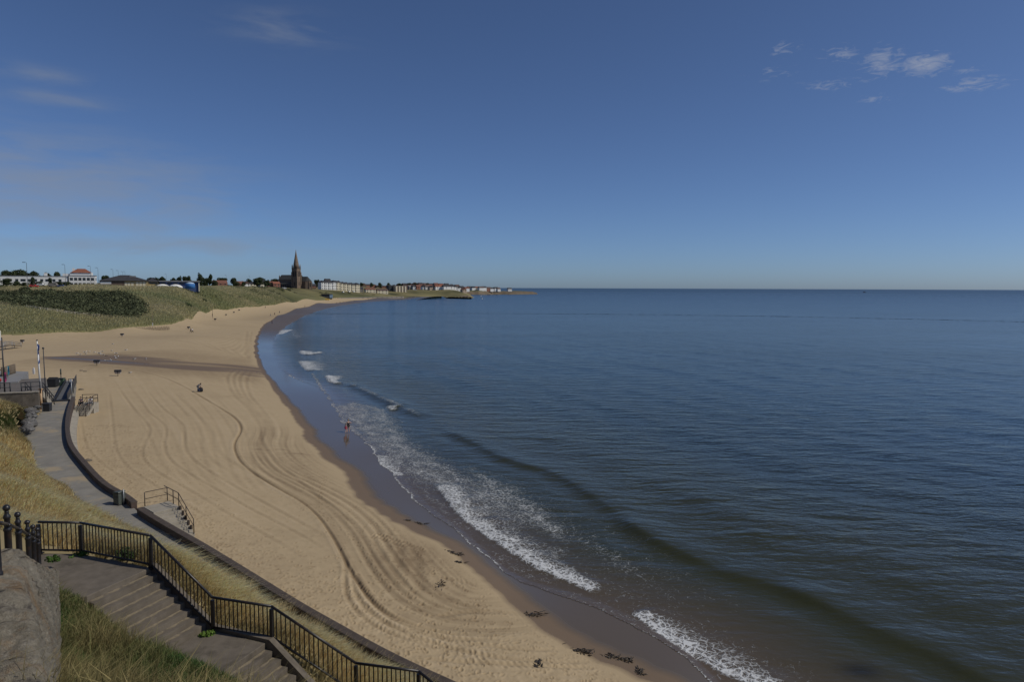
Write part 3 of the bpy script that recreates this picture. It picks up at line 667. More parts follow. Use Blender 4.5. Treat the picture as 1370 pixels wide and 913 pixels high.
def blades(name, P0, h, wd, lean, col, mat_=None, yaw=None, tipc=1.0, curl=.35):
    """tapered bent blades, one mesh"""
    n = len(P0); yaw = RNG.random(n)*np.pi if yaw is None else yaw
    ax = np.c_[np.cos(yaw), np.sin(yaw), np.zeros(n)]*(wd*.5)[:, None]
    L3 = np.c_[lean, np.zeros(n)]
    upv = np.array([0, 0, 1.0])
    b0 = P0-ax; b1 = P0+ax
    mid = P0+upv*(h*.58)[:, None]+L3*curl; m0 = mid-ax*.75; m1 = mid+ax*.75
    col = np.clip(col, 0, .80)
    tip = P0+upv*(h*(1-.25*np.clip(np.hypot(*lean.T)/np.maximum(h, .01), 0, 1)))[:, None]+L3
    V = np.stack([b0, b1, m1, m0, tip], 1).reshape(-1, 3); i = np.arange(n)*5
    q = np.stack([i, i+1, i+2, i+3], 1); t = np.stack([i+3, i+2, i+4], 1)
    cc = np.stack([col*.92, col*.92, col, col, np.clip(col*tipc, 0, .6)], 1).reshape(-1, 3)
    return bigmesh(name, V, quads=q, tris=t, mat=mat_ or M_leaf, cols=cc, smooth=False)
# marram on the foredune and rough grass on the slopes: each clump a bundle of blades
def scatter_on(V, faces, weight, n):
    a = V[faces[:, 0]]; b_ = V[faces[:, 1]]; c = V[faces[:, 2]]; d = V[faces[:, 3]]
    ar = np.linalg.norm(np.cross(c-a, d-b_), axis=1)*.5*weight; cdf = np.cumsum(ar); k = np.searchsorted(cdf, RNG.random(n)*cdf[-1])
    s = RNG.random((n, 1)); t = RNG.random((n, 1)); return (a[k]*(1-s)+b_[k]*s)*(1-t)+(d[k]*(1-s)+c[k]*s)*t, k
Vd = np.c_[x, y, z]; cen = fq[:, 0]
front = (rr[cen] < 700)*np.where(inL[cen], 1, 0)*(dF[cen] > .5)*(1-np.clip(bare[cen]*1.5, 0, 1))*(1-.8*scrubk[cen])*np.where(dF[cen] < 75, 1.0, .10)*(300/np.maximum(rr[cen], 200))**1.7
p, k = scatter_on(Vd, fq, front, 130000); n = len(p); kk = cen[k]
g_ = np.clip(.5+.9*fbm(p[:, 0]*.02, p[:, 1]*.02, 3, 97)+.3*green[kk]-.3*(dF[kk] > 60)+RNG.normal(0, .15, n), 0, 1)[:, None]
col = (1-g_)*np.array([.60,.52,.30])+g_*np.array([.36,.37,.18]); col *= RNG.uniform(.82, 1.14, (n, 1))
hh = RNG.uniform(.55, 1.15, n)*np.where(dF[kk] < 75, 1, .4)*np.clip(np.hypot(p[:,0],p[:,1])/300, .9, 1.6)
tag(blades('marram_grass', p, hh, RNG.uniform(.14, .32, n)*np.clip(np.hypot(p[:,0],p[:,1])/300, .9, 1.6), np.c_[RNG.normal(.25, .2, n), RNG.normal(-.05, .2, n)], col, M_marram), kind='stuff')

# leaf clumps: crowns and scrub are thousands of small leaf faces through a volume
def leaf_cloud(cs, n, size, col, jit=.25, tv=.25):
    """cs: (x,y,z,rx,ry,rz) clumps"""
    cs = np.array(cs, float); vol = (cs[:, 3]*cs[:, 4]*cs[:, 5])**.67; k = RNG.choice(len(cs), n, p=vol/vol.sum())
    d = RNG.normal(size=(n, 3)); d /= np.linalg.norm(d, axis=1)[:, None]; r = RNG.uniform(.55, 1.05, n)**.6
    c = cs[k, :3]+d*cs[k, 3:]*r[:, None]
    a = d+RNG.normal(0, .55, (n, 3)); a /= np.linalg.norm(a, axis=1)[:, None]
    t1 = np.cross(a, RNG.normal(size=(n, 3))); t1 /= np.linalg.norm(t1, axis=1)[:, None]; t2 = np.cross(a, t1)
    s = (size*RNG.uniform(.6, 1.35, n))[:, None]
    V = np.stack([c-t1*s*.5, c+t2*s*.42, c+t1*s*.62, c-t2*s*.42], 1).reshape(-1, 3)
    q = (np.arange(n)*4)[:, None]+np.arange(4)
    tint = RNG.uniform(1-tv, 1+tv, len(cs))[k][:, None]*RNG.uniform(1-jit, 1+jit, (n, 1)); cc = np.repeat(np.array(col)[None]*tint, 4, 0)
    return V, q, cc
sel = scrubk[cen]*(scrubk[cen]+.45*perlin(x[cen]*.09, y[cen]*.09, 140)+.5*perlin(x[cen]*.03, y[cen]*.03, 144) > .40)
p, k = scatter_on(Vd, fq, sel, 2600)
cs = np.c_[p[:, 0], p[:, 1], p[:, 2]+.5, RNG.uniform(1.2, 2.6, len(p)), RNG.uniform(1.2, 2.6, len(p)), RNG.uniform(.8, 1.9, len(p))]
cs[:, 2:] *= np.where((fbm(p[:, 0]*.05, p[:, 1]*.05, 2, 98) > .12)[:, None], [[1, 1.15, 1.15, 1.35]], [[1, 1, 1, 1]])
cs[:, 3:] *= RNG.uniform(.6, 1.5, (len(cs), 1)); V, q, cc = leaf_cloud(cs, 100000, .6, (.088,.100,.050), .35, .55)
tag(bigmesh('hillside_scrub', V, quads=q, mat=M_leaf, cols=cc, smooth=False), kind='stuff')
nz_ = fbm(x[cen]*.018, y[cen]*.018, 3, 141); sel = ((rr[cen] > 400) & (rr[cen] < 1150) & (dF[cen] > 14) & (dF[cen] < 150) & inL[cen])*np.clip(nz_-.12, 0, 1)*(600/rr[cen])**2
p, k = scatter_on(Vd, fq, sel, 420); sz = np.clip(np.hypot(p[:, 0], p[:, 1])/500, .8, 1.8)*RNG.uniform(.6, 1.5, len(p))
V, q, cc = leaf_cloud(np.c_[p[:, 0], p[:, 1], p[:, 2]+.2*sz, 1.5*sz, 1.5*sz, .7*sz], 26000, .6, (.085,.095,.045), .35, .45)
tag(bigmesh('slope_scrub', V, quads=q, mat=M_leaf, cols=cc, smooth=False), kind='stuff')
for (u, d, s, l) in [(33,352,2.6,'rounded dark green bush standing alone above the hillside scrub'),(250,352,1.6,'small dark bush on the dune slope under the blue building'),(272,440,1.5,'low dark bush by itself on the grassy rim right of the blue building')]:
    g0 = ground_at(u, d); V, q, cc = leaf_cloud([(0,0,s*.6,s,s,s*.7),(s*.7,0,s*.4,s*.7,s*.7,s*.5)], 900, .5, (.045,.062,.025))
    o = bigmesh('bush', V, quads=q, mat=M_leaf, cols=cc, smooth=False); o.location = g0; tag(o, l, 'bush')

# ------------------------------------------------------------------ near cliff, promenade, sea wall
M_conc = worn('promenade_concrete', (.185,.175,.155), (.255,.24,.21), .8, .9, .25, .01, c3=(.33,.27,.185))
M_step = worn('weathered_step_concrete', (.105,.088,.069), (.16,.136,.108), 2.2, .92, .5, .012, c3=(.085,.072,.055))
M_rust = worn('dark_wall_face', (.052,.036,.030), (.088,.06,.048), 2.0, .75, .4, .01, c3=(.13,.085,.06))
M_pale = worn('pale_concrete', (.27,.245,.20), (.36,.325,.265), 1.5, .9, .35, .012, c3=(.20,.175,.14))
M_iron = worn('black_painted_iron', (.011,.011,.013), (.019,.017,.018), 14, .38, .25, .003, c3=(.035,.022,.016), spec=.5)
M_grey = worn('galvanised_steel', (.25,.26,.27), (.34,.35,.36), 9, .5, .1, .003, metal=.6)
M_darksteel = worn('brown_black_handrail', (.035,.027,.022), (.055,.04,.032), 9, .55, .2, .003)
def strip(a, b, n, za, zb, zoff=0):
    return a, b
def resample(L, n):
    s = np.r_[0, np.cumsum(np.hypot(*(L[1:]-L[:-1]).T))]; t = np.linspace(0, s[-1], n); return np.c_[np.interp(t, s, L[:, 0]), np.interp(t, s, L[:, 1])]
Ws = smooth_line(WALL, 2); Es = smooth_line(EDGE, 2)
mb = MB(); n = 90; a = resample(Es, n); b = resample(Ws, n)
# pair every edge point with the wall by equal travel, widen a little under the grass
dirs = b-a; dirs /= np.linalg.norm(dirs, axis=1)[:, None]; a2 = a-dirs*np.interp(np.linspace(0, 1, n), [0,.15,.3,.62,.75,1], [1.6,2.0,2.4,2.4,1.5,1.2])[:, None]
mb.add([(p[0], p[1], 3.5) for p in a2]+[(p[0], p[1], 3.5) for p in b], [(i, n+i, n+i+1, i+1) for i in range(n-1)])
tag(mb.build('promenade', M_conc), kind='structure')
mb = MB(); pl = [tuple(P(u, v, 3.49)[:2]) for u, v in [(40,520),(80,545),(98,538),(102,512),(72,505)]]
mb.prism(pl, 1.5, 3.496); tag(mb.build('promenade_end', M_conc), kind='structure')
mb = MB(); mb.prism([tuple(P(u, v, 3.3)[:2]) for u, v in [(-200,499),(44,497),(70,505.5),(100,509.5),(97.2,531),(93,541),(89.5,556),(88.3,570),(90.5,590),(60,620),(-200,640)]], .5, 3.32); tag(mb.build('blown_sand', M_sand), kind='structure')

def wall_run(name, L, label, z0=1.2, z1=3.95, th=.36):
    root = thing(name, label, 'sea wall', (L[0][0], L[0][1], 0))
    o = np.array(L[0]); L = np.array(L)-o
    t = np.gradient(L, axis=0); t /= np.linalg.norm(t, axis=1)[:, None]; nrm = np.c_[-t[:, 1], t[:, 0]]   # left of travel = seaward
    def loft(prof, mt, nm):
        V = []; m = len(prof)
        for p, q in zip(L, nrm):
            for (off, zz) in prof: V.append((p[0]+q[0]*off, p[1]+q[1]*off, zz))
        k = len(L); fs = [(i*m+j, i*m+(j+1) % m, (i+1)*m+(j+1) % m, (i+1)*m+j) for i in range(k-1) for j in range(m)]
        fs += [tuple(range(m))[::-1], tuple((k-1)*m+j for j in range(m))]
        MB().add(V, fs).build(nm, mt, root)
    loft([(-th/2, z0), (th/2, z0), (th/2, z1-.1), (-th/2, z1-.1)], M_rust, 'wall_body')
    loft([(-th/2-.03, z1-.098), (th/2+.04, z1-.098), (th/2+.04, z1-.02), (th/2, z1), (-th/2, z1), (-th/2-.03, z1-.02)], M_cope, 'coping')
    loft([(th/2+.003, z0), (th/2+.75, z0), (th/2+.6, 2.55), (th/2+.003, 2.75)], M_pale, 'wall_footing')
    return root
M_cope = worn('wall_coping', (.055,.042,.034), (.09,.07,.057), 3, .85, .5, .012, c3=(.065,.05,.042))
s_ = np.r_[0, np.cumsum(np.hypot(*(Ws[1:]-Ws[:-1]).T))]
def at_px(u, v): p = P(u, v, 3.95); return s_[np.argmin(np.hypot(Ws[:, 0]-p.x, Ws[:, 1]-p.y))]
def cut(s0, s1, n): t = np.linspace(s0, s1, n); return np.c_[np.interp(t, s_, Ws[:, 0]), np.interp(t, s_, Ws[:, 1])]
sg0, sg1 = at_px(178.5, 671), at_px(186.5, 680.5)
wall_run('sea_wall', cut(0, sg0, 60), 'dark low sea wall curving beside the promenade, from the flagpole end to the litter bin')
wall_run('sea_wall', cut(sg1, s_[-1], 60), 'dark low sea wall running down from the beach steps to the bottom of the view')

# near slope
pts = [(p[0], p[1], 3.5) for p in EDGE[::1]]
for p in EDGE: pass
for i in range(0, len(a2), 6): pts.append((a2[i][0]-dirs[i][0]*.2, a2[i][1]-dirs[i][1]*.2, 3.75))
rb = [Vector(p) for p in RB]
for p in rb[:-1]: pts.append((p.x, p.y+.5, p.z-.12)); pts.append((p.x, p.y-.35, p.z-.25))
for u, v, d in [(0,700,26),(0,650,33),(0,600,45),(0,560,57),(0,547,64),(-60,700,26),(-80,640,36),(-80,580,52),(-150,640,37),(-200,560,60),(-250,700,28)]:
    q = PD(u, v, d); pts.append(tuple(q))
for u, v, z_ in [(20,543,6.0),(35,552,5.4),(40,575,4.6),(0,540,6.1),(-80,540,6.3),(30,560,5.6)]: pts.append(tuple(P(u, v, z_)))
BANK = [(80,800,19.2),(110,850,17.6),(160,880,16.2),(230,905,16.2),(300,913,17.0),(90,900,14.5),(200,960,14.2),(330,985,15.5)]
for u, v, d in BANK: pts.append(tuple(PD(u, v, d)))
pts += [(-6, 10, 12.3), (-3, 12, 10.6), (2, 12, 8.6), (-12, 14, 11.8), (-16, 17, 12.2), (-14.5, 22.3, 9.8), (6, 16, 6.2), (8, 22, 3.9), (5, 8, 10), (-20, 12, 14.5), (-26, 22, 11.9), (0, 2, 17.0), (-12, 4, 17.0), (-28, 6, 17.0), (-40, 18, 14.0)]
pts = np.array(pts); CT = TPS(pts[:, :2]/20, pts[:, 2], 3e-4)
gx, gy = np.meshgrid(np.arange(-72, 10, .35), np.arange(1, 82, .35)); sh = gx.shape; x = gx.ravel(); y = gy.ravel()
dE, sE, gE = linedist(x, y, a2); inside = gE < 0     # right of travel (far->near) = landward
ok = inside | (dE < .3)
z = CT(np.c_[x, y]/20); z += .10*fbm(x*.5, y*.5, 3, 110)*sstep(0, 1.5, dE)
# stay under the flights
SE = (rb[3]-rb[2]); SE.z = 0; SE.normalize(); SN = Vector((-SE.y, SE.x, 0)); SN = -SN if SN.y > 0 else SN   # across the stairs, towards the cliff-top
rx = x-rb[2].x; ry = y-rb[2].y; al = rx*SE.x+ry*SE.y; ac = rx*SN.x+ry*SN.y
Wd = 2.25
stz = np.interp(al, [-4.5, 0, 2.45, 4.6, 7.1, 9.2, 12], [rb[2].z, rb[2].z, rb[3].z, rb[3].z, rb[5].z, rb[5].z, rb[5].z-1.6])
zone = (al > -3.4) & (al < 12) & (ac > -.35) & (ac < Wd+.1+.15*np.maximum(0, -al))
z = np.where(zone, np.minimum(z, stz-.42), z)
edge = (ac < -.05) & (ac > -1.1) & (al > -4) & (al < 12); z = np.where(edge, np.minimum(z, stz-.12), z)
used, fq = grid_faces(*sh, ok); x = x[used]; y = y[used]; z = z[used]; al = al[used]; ac = ac[used]
m, t, b_ = mat('cliff_soil'); N = NT(t); N.put(b_.inputs['Base Color'], N.mix(N.rng(N.noise(1.2, 5, .65), .35, .65), (.22,.18,.095), (.34,.275,.145))); N.put(b_.inputs['Roughness'], .95)
N.put(b_.inputs['Normal'], N.bump(N.noise(5, 5, .7), .7, .06)); M_soil = m
tag(bigmesh('cliff_slope', np.c_[x, y, z], quads=fq, mat=M_soil), kind='structure')
Vc = np.c_[x, y, z]; cen = fq[:, 0]; xc, yc, zc_ = x[cen], y[cen], z[cen]
dEc, _, gEc = linedist(xc, yc, a2); alc = al[cen]; acc = ac[cen]; rc = np.hypot(xc, yc)
bank = (acc > Wd-.30+.15*np.maximum(0, -alc)) & (yc < 22) & (xc > -13.8)
onst = (alc > -3.6) & (alc < 12) & (acc > -.15) & ~bank
pu, pv = sight(xc, yc, zc_)
vis = (pu > -60) & (pu < 720) & (pv < 1010) & (yc > 9)
dryk = vis & ~bank & ~onst & (acc < .1) & (gEc < 0)
bare_far = fuzzy([(15,536),(40,538),(46,560),(62,556),(60,545),(40,540),(28,545)], 5, pu, pv)*(yc > 62)
wt_ = dryk*(1-bare_far)*np.clip(1.1*34/np.maximum(rc, 22), .35, 1.4)
p, k = scatter_on(Vc, fq, wt_, 150000); n = len(p)
dp = dEc[k]; gz = fuzzy([(-20,545),(30,545),(38,560),(36,590),(15,575),(-20,580)], 12, pu, pv)[k]*(yc[k] > 50)
strip_ = sstep(1.6, .2, np.abs(acc[k]))*(alc[k] > -4)
gf = np.clip(gz*1.1+.5*strip_+np.clip(1.5*fbm(p[:, 0]*.3, p[:, 1]*.3, 3, 111)-.75, 0, 1)+RNG.normal(0, .08, n), 0, 1)[:, None]
pt = fbm(p[:, 0]*.22, p[:, 1]*.22, 3, 112)[:, None]
col = np.array([.86,.685,.365])*(1+.3*pt); col = col*(1-gf)+gf*np.array([.085,.115,.035]); col = col*RNG.uniform(.75, 1.2, (n, 1))
rk = RNG.random(n) < .12; col[rk] *= np.array([.55,.45,.4])
hgt = RNG.uniform(.45, .95, n)*(1-.35*gf[:, 0])*np.clip(.75+.5*pt[:, 0], .5, 1.3)
lean = np.c_[RNG.normal(.62, .26, n), RNG.normal(-.15, .26, n)]*hgt[:, None]*(1+.8*pt)
tag(blades('dry_grass', p, hgt, RNG.uniform(.012, .034, n)*np.clip(np.hypot(p[:,0],p[:,1])/26, 1, 2.2), lean, col, M_marram, tipc=1.15), kind='stuff')
wt_ = (vis & bank)*1.0
p, k = scatter_on(Vc, fq, wt_, 60000); n = len(p); q1 = p[:, 0]-rb[2].x; q2 = p[:, 1]-rb[2].y; acp = q1*SN.x+q2*SN.y
mixd = np.clip(.45+1.2*fbm(p[:, 0]*.55, p[:, 1]*.55, 3, 113)+.10*(acp-Wd-1.4)+RNG.normal(0, .15, n), 0, 1)[:, None]
col = (1-mixd)*np.array([.055,.115,.030])+mixd*np.array([.26,.215,.095]); col *= RNG.uniform(.6, 1.25, (n, 1))
hgt = (RNG.uniform(.12, .26, n)+.62*mixd[:, 0]*RNG.random(n)**1.2)*np.clip((acp-Wd+.4)/1.1, .35, 1.35)
tag(blades('bank_grass', p, hgt, RNG.uniform(.010, .022, n), np.c_[RNG.normal(.10, .2, n), RNG.normal(-.02, .22, n)]*hgt[:, None]*2, col, tipc=1.2), kind='stuff')
# blades hanging over the sea wall
t = RNG.random(9000); i_ = np.interp(t, [0, 1], [sg1+15.5, s_[-1]]); px_ = np.interp(i_, s_, Ws[:, 0]); py_ = np.interp(i_, s_, Ws[:, 1])
gd = np.clip(perlin(i_*.45, i_*0, 114)*2+.35, 0, 1); kp = RNG.random(9000) < gd; px_, py_ = px_[kp], py_[kp]; n = len(px_)
off = RNG.uniform(.3, 1.3, n); P0 = np.c_[px_-off*.66, py_-off*.72, np.full(n, 3.45)]
hgt = RNG.uniform(.35, .85, n); col = np.array([.58,.46,.25])*RNG.uniform(.6, 1.25, (n, 1))
tag(blades('wall_grass', P0, hgt, RNG.uniform(.014, .03, n), np.c_[RNG.normal(.45, .2, n), RNG.normal(.15, .25, n)]*hgt[:, None], col), kind='stuff')
# ------------------------------------------------------------------ concrete stairs on the cliff
def chip(mb, poly, z0, z1, rnd=.02):
    """slab with a worn, bevelled upper rim"""
    n = len(poly); c = Vector((sum(p[0] for p in poly)/n, sum(p[1] for p in poly)/n))
    ins = [(c.x+(p[0]-c.x)*(1-.0), c.y+(p[1]-c.y)) for p in poly]
    area = sum(poly[i][0]*poly[(i+1)%n][1]-poly[(i+1)%n][0]*poly[i][1] for i in range(n))
    if area < 0: poly = poly[::-1]
    def inset(k): return [(c.x+(p[0]-c.x)*(1-k/max(.3, (Vector(p)-c).length)), c.y+(p[1]-c.y)*(1-k/max(.3, (Vector(p)-c).length))) for p in poly]
    a = [(p[0], p[1], z0) for p in poly]+[(p[0], p[1], z1-rnd) for p in poly]+[(p[0], p[1], z1) for p in inset(rnd)]
    fs = [tuple(range(n))[::-1], tuple(range(2*n, 3*n))]+[(k*n+i, k*n+(i+1)%n, (k+1)*n+(i+1)%n, (k+1)*n+i) for k in (0, 1) for i in range(n)]
    mb.add(a, fs)
def st(al, ac): return (SE.x*al+SN.x*ac, SE.y*al+SN.y*ac)
zt = rb[2].z
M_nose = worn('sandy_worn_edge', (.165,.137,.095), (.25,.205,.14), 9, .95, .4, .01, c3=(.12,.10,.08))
root = thing('cliff_stairs', 'worn brown concrete stairs with landings, beside the black baluster railing', 'stairs', (rb[2].x, rb[2].y, zt))
mb = MB(); chip(mb, [(rb[0].x-rb[2].x-.2, rb[0].y-rb[2].y+.1), (rb[1].x-rb[2].x, rb[1].y-rb[2].y-.02), st(.0, .02), st(.0, Wd), st(-1.2, Wd+.9), (rb[0].x-rb[2].x+.9, rb[0].y-rb[2].y-2.9), (rb[0].x-rb[2].x-.6, rb[0].y-rb[2].y-2.2)], -.5, 0); mb.build('landing', M_step, root)
def flight(a0, z0, z1, length, nst, skip_last=True):
    rise = (z0-z1)/nst; tread = length/nst
    for i in range(nst-1 if skip_last else nst):
        mb = MB(); zz = z0-rise*(i+1)-zt; j = [random.uniform(-.025, .025) for _ in range(4)]
        near = Wd+.05*math.sin(i*1.7)
        chip(mb, [st(a0+tread*i+.003, .02), st(a0+tread*(i+1)+.012+j[0], .02), st(a0+tread*(i+1)+.012+j[1], near+j[2]), st(a0+tread*i+.003, near+j[3])], zz-.55, zz-i*.0006, .018)
        so_ = mb.build('step', M_step, root)
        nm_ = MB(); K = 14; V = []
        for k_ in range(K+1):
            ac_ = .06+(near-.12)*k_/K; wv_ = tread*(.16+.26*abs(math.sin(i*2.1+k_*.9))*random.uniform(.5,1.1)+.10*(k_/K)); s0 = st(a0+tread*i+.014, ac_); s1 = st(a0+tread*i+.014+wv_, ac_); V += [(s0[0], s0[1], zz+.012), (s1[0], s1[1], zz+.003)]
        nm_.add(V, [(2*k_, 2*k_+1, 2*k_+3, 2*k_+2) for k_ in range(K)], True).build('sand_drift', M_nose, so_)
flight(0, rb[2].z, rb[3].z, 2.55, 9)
mb = MB(); chip(mb, [st(2.55*8/9+.015, .02), st(4.62, .02), st(4.6, Wd), st(2.55*8/9+.015, Wd+.1)], rb[3].z-zt-.6, rb[3].z-zt); mb.build('landing', M_step, root)
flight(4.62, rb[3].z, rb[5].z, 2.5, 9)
mb = MB(); chip(mb, [st(4.62+2.5*8/9+.015, .02), st(9.3, .02), st(9.3, Wd), st(4.62+2.5*8/9+.015, Wd)], rb[5].z-zt-.6, rb[5].z-zt); mb.build('landing', M_step, root)
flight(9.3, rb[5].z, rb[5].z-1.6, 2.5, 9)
# sloping kerb under the railing
def kerb(path, wd, hgt, nm):
    mb = MB(); pts = [Vector(p) for p in path]; V = []
    for p in pts:
        for o, zz in ((-wd/2, -.6), (wd/2, -.6), (wd/2, hgt), (-wd/2, hgt)): V.append((p.x+SN.x*o, p.y+SN.y*o, p.z+zz))
    n = len(pts); fs = [(i*4+j, i*4+(j+1)%4, (i+1)*4+(j+1)%4, (i+1)*4+j) for i in range(n-1) for j in range(4)]+[(3,2,1,0), tuple((n-1)*4+j for j in range(4))]
    mb.add(V, fs).build(nm, M_step, root)
def loc(al, ac, z): s = st(al, ac); return (s[0], s[1], z-zt)
kerb([loc(-.15,-.10,rb[2].z), loc(0.05,-.10,rb[2].z), loc(2.5,-.10,rb[3].z+.04), loc(4.75,-.10,rb[3].z+.04), loc(7.15,-.10,rb[5].z+.04), loc(9.4,-.10,rb[5].z+.04), loc(12,-.10,rb[5].z-1.6)], .2, .07, 'kerb')

# ------------------------------------------------------------------ black railing with balusters
rail = thing('stair_railing', 'black iron railing of thin upright bars along the cliff stairs', 'railing', tuple(rb[0]))
o0 = rb[0]; nb = 0; extra = MB()
for i in range(len(RT)-1):
    A, B = RT[i]-o0, RT[i+1]-o0; a, b = RB[i]-o0, RB[i+1]-o0; low = Vector((0,0,.10))
    MB().tube([A, B], .042, 10).build('top_rail', M_iron, rail); MB().tube([a+low, b+low], .036, 8).build('bottom_rail', M_iron, rail)
    ln = (B-A).length; k = max(3, int(round(math.hypot(B.x-A.x, B.y-A.y)/.148)))
    for j in range(1, k):
        t = j/k; mb = MB() if nb < 100 else extra
        mb.tube([a.lerp(b, t)+low, A.lerp(B, t)-Vector((0,0,.03))], .019, 6, caps=False)
        if nb < 100: mb.build('baluster', M_iron, rail)
        nb += 1
if extra.v: tag(extra.build('baluster', M_iron, rail), kind='stuff')
for i, (A, a) in enumerate(zip(RT, RB)):
    mb = MB(); d_ = (A-a); mb.box(tuple(a-o0+d_*.485+Vector((0,0,-.06))), (.095,.095,d_.length-.02), math.atan2(SE.y, SE.x)); mb.build('post', M_iron, rail)
    mb = MB(); mb.box(tuple(a-o0+Vector((0,0,-.012))), (.2,.2,.03), math.atan2(SE.y, SE.x)); mb.build('base_plate', M_iron, rail)

# ------------------------------------------------------------------ old cast posts with ball tops on the stair-head wall
old = thing('cast_iron_railing', 'old black railing of thick cast posts with ball tops and sloping rails', 'railing', (-14.2, 20.5, 10.5))
o0 = Vector((-14.2, 20.5, 10.5))
bases = [PD(-16,775,8.9), PD(-3,770,11.2), PD(13,762,13.3), PD(27,758,15.8), PD(39.5,760,18.0), PD(46.5,761.5,19.4), PD(52.5,762,20.5)]
def post_profile():
    return [(r_*.76, z_) for r_, z_ in [(.105,-.4),(.105,.02),(.095,.05),(.085,.07),(.085,.78),(.10,.80),(.10,.835),(.075,.86),(.07,1.03),(.088,1.05),(.088,1.09),(.06,1.12),(.05,1.17),(.055,1.185),(.035,1.2)]]
for i, p in enumerate(bases):
    q = p-o0; ob = MB().lathe(post_profile(), 14, tuple(q)).build('post', M_iron, old)
    mb = MB(); mb.ball((0,0,0), .068, 16, 10); f = mb.build('ball_finial', M_iron, ob); f.location = q+Vector((0,0,1.255))
    mb = MB(); mb.ball((0,0,0), .04, 12, 8); f = mb.build('bolt_head', M_iron, ob); f.location = q+Vector((.065,-.04,.92))
for i in range(len(bases)-1):
    a, b = bases[i]-o0, bases[i+1]-o0
    for hz in (.92, .12): MB().tube([a+Vector((0,0,hz)), b+Vector((0,0,hz))], .034, 10).build('rail', M_iron, old)

# ------------------------------------------------------------------ stone wall of the stair head
def make_stone():
    m, t, b = mat('weathered_sandstone'); N = NT(t)
    co = N.coord(); st_ = N.coord((1.4,1.4,.45))
    n = N.noise(1.6, 8, .68, co, .5); f = N.noise(14, 6, .7, co)
    c = N.mix(N.rng(n, .3, .7), (.175,.155,.118), (.35,.315,.25))
    c = N.mix(N.rng(N.noise(1.1, 6, .7, st_, 1.2), .5, .66, 0, .7), c, (.26,.165,.085))
    c = N.mix(N.rng(N.noise(2.3, 5, .6, co, .8), .58, .68, 0, .8), c, (.060,.050,.048))
    c = N.mix(N.rng(N.noise(5, 6, .75, co), .56, .66, 0, .6), c, (.40,.37,.31))
    c = N.mix(N.rng(f, .40, .62, .35, 0), c, (.05,.045,.035)); wv = N.n('ShaderNodeVectorMath', {0: N.coord((.9,.9,.5)), 1: N.noise(1.3, 5, .7, None, 0, 'Color')}, operation='ADD').outputs[0]
    cr = N.rng(N.n('ShaderNodeTexVoronoi', {'Vector': wv, 'Scale': .85}, feature='DISTANCE_TO_EDGE').outputs['Distance'], .0, .016); cr = N.m('MAXIMUM', cr, N.rng(N.noise(.8, 3), .44, .54, 1, 0)); c = N.mix(cr, (.07,.058,.045), c)
    N.put(b.inputs['Base Color'], c); N.put(b.inputs['Roughness'], .93); N.put(b.inputs['Specular IOR Level'], .2)
    N.put(b.inputs['Normal'], N.bump(N.m('ADD', N.m('ADD', N.m('MULTIPLY', n, 1.9), N.m('MULTIPLY', cr, .8)), N.m('ADD', N.m('MULTIPLY', f, .5), N.noise(40, 4, .7, co))), .9, .05)); return m
M_stone = make_stone()
def loft_rock(secs, nm, label, cat, sub=9, amp=.10):
    """secs: list of cross-sections (lists of points, same count) from near to far"""
    S = np.array([[list(p) for p in s] for s in secs]); ns, npt, _ = S.shape
    us = np.linspace(0, ns-1, (ns-1)*sub*3+1); vs = np.linspace(0, npt-1, (npt-1)*sub+1)
    G = np.zeros((len(us), len(vs), 3))
    for c in range(3):
        A = np.stack([np.interp(vs, np.arange(npt), S[i, :, c]) for i in range(ns)])
        for j in range(len(vs)): G[:, j, c] = np.interp(us, np.arange(ns), A[:, j])
    # round the arrises
    for _ in range(1): G[:, 1:-1] = G[:, 1:-1]*.5+.25*(G[:, :-2]+G[:, 2:])
    for _ in range(1): G[1:-1] = G[1:-1]*.5+.25*(G[:-2]+G[2:])
    q = G.reshape(-1, 3); x, y, z = q.T
    e = amp*fbm(x*.9+z*.5, y*.9-z*.7, 6, 120, .62)+amp*.5*np.abs(perlin(x*2.3+y, z*1.1+3, 125))*-1
    dx = np.gradient(G, axis=0); dy = np.gradient(G, axis=1); nr = np.cross(dx, dy).reshape(-1, 3); nr /= np.linalg.norm(nr, axis=1)[:, None]+1e-9
    q = q+nr*e[:, None]; i = np.arange(len(us)*len(vs)).reshape(len(us), len(vs))
    f = np.stack([i[:-1, :-1], i[1:, :-1], i[1:, 1:], i[:-1, 1:]], -1).reshape(-1, 4)
    o = bigmesh(nm, q, quads=f, mat=M_stone, smooth=True); tag(o, label, cat); return o
secs = []
for (eu, ev, ed), (mu, mv, md), (cu, cv, cdp) in [((66,1010,7.4),(74,1010,7.9),(81,1010,8.6)), ((54,905,9.1),(65,908,9.8),(75,912,10.8)), ((44,850,9.9),(57,855,10.8),(73,860,12.0)), ((32,775,11.2),(52,782,12.6),(73,800,14.0)), ((13,735,12.0),(44,762,13.8),(72,775,15.8)), ((40,761,16.5),(58,763,17.0),(71,769,18.0)), ((62,763,20.4),(69,765,20.5),(74,767.5,20.7))]:
    e, m_, c = PD(eu, ev, ed), PD(mu, mv, md), PD(cu, cv, cdp)
    back = e+Vector((-1.15, -.75, .03)); bb = back+Vector((-.1, -.1, -2.6)); ft = c+Vector((-.12, .14, -2.2))
    secs.append([bb, back, back.lerp(e, .5)+Vector((0,0,.03)), e, m_, c, ft])
loft_rock(secs, 'stone_wall', 'rough weathered sandstone wall in the bottom left corner, under the cast ball-topped posts', 'stone wall', amp=.17)
mb = MB()

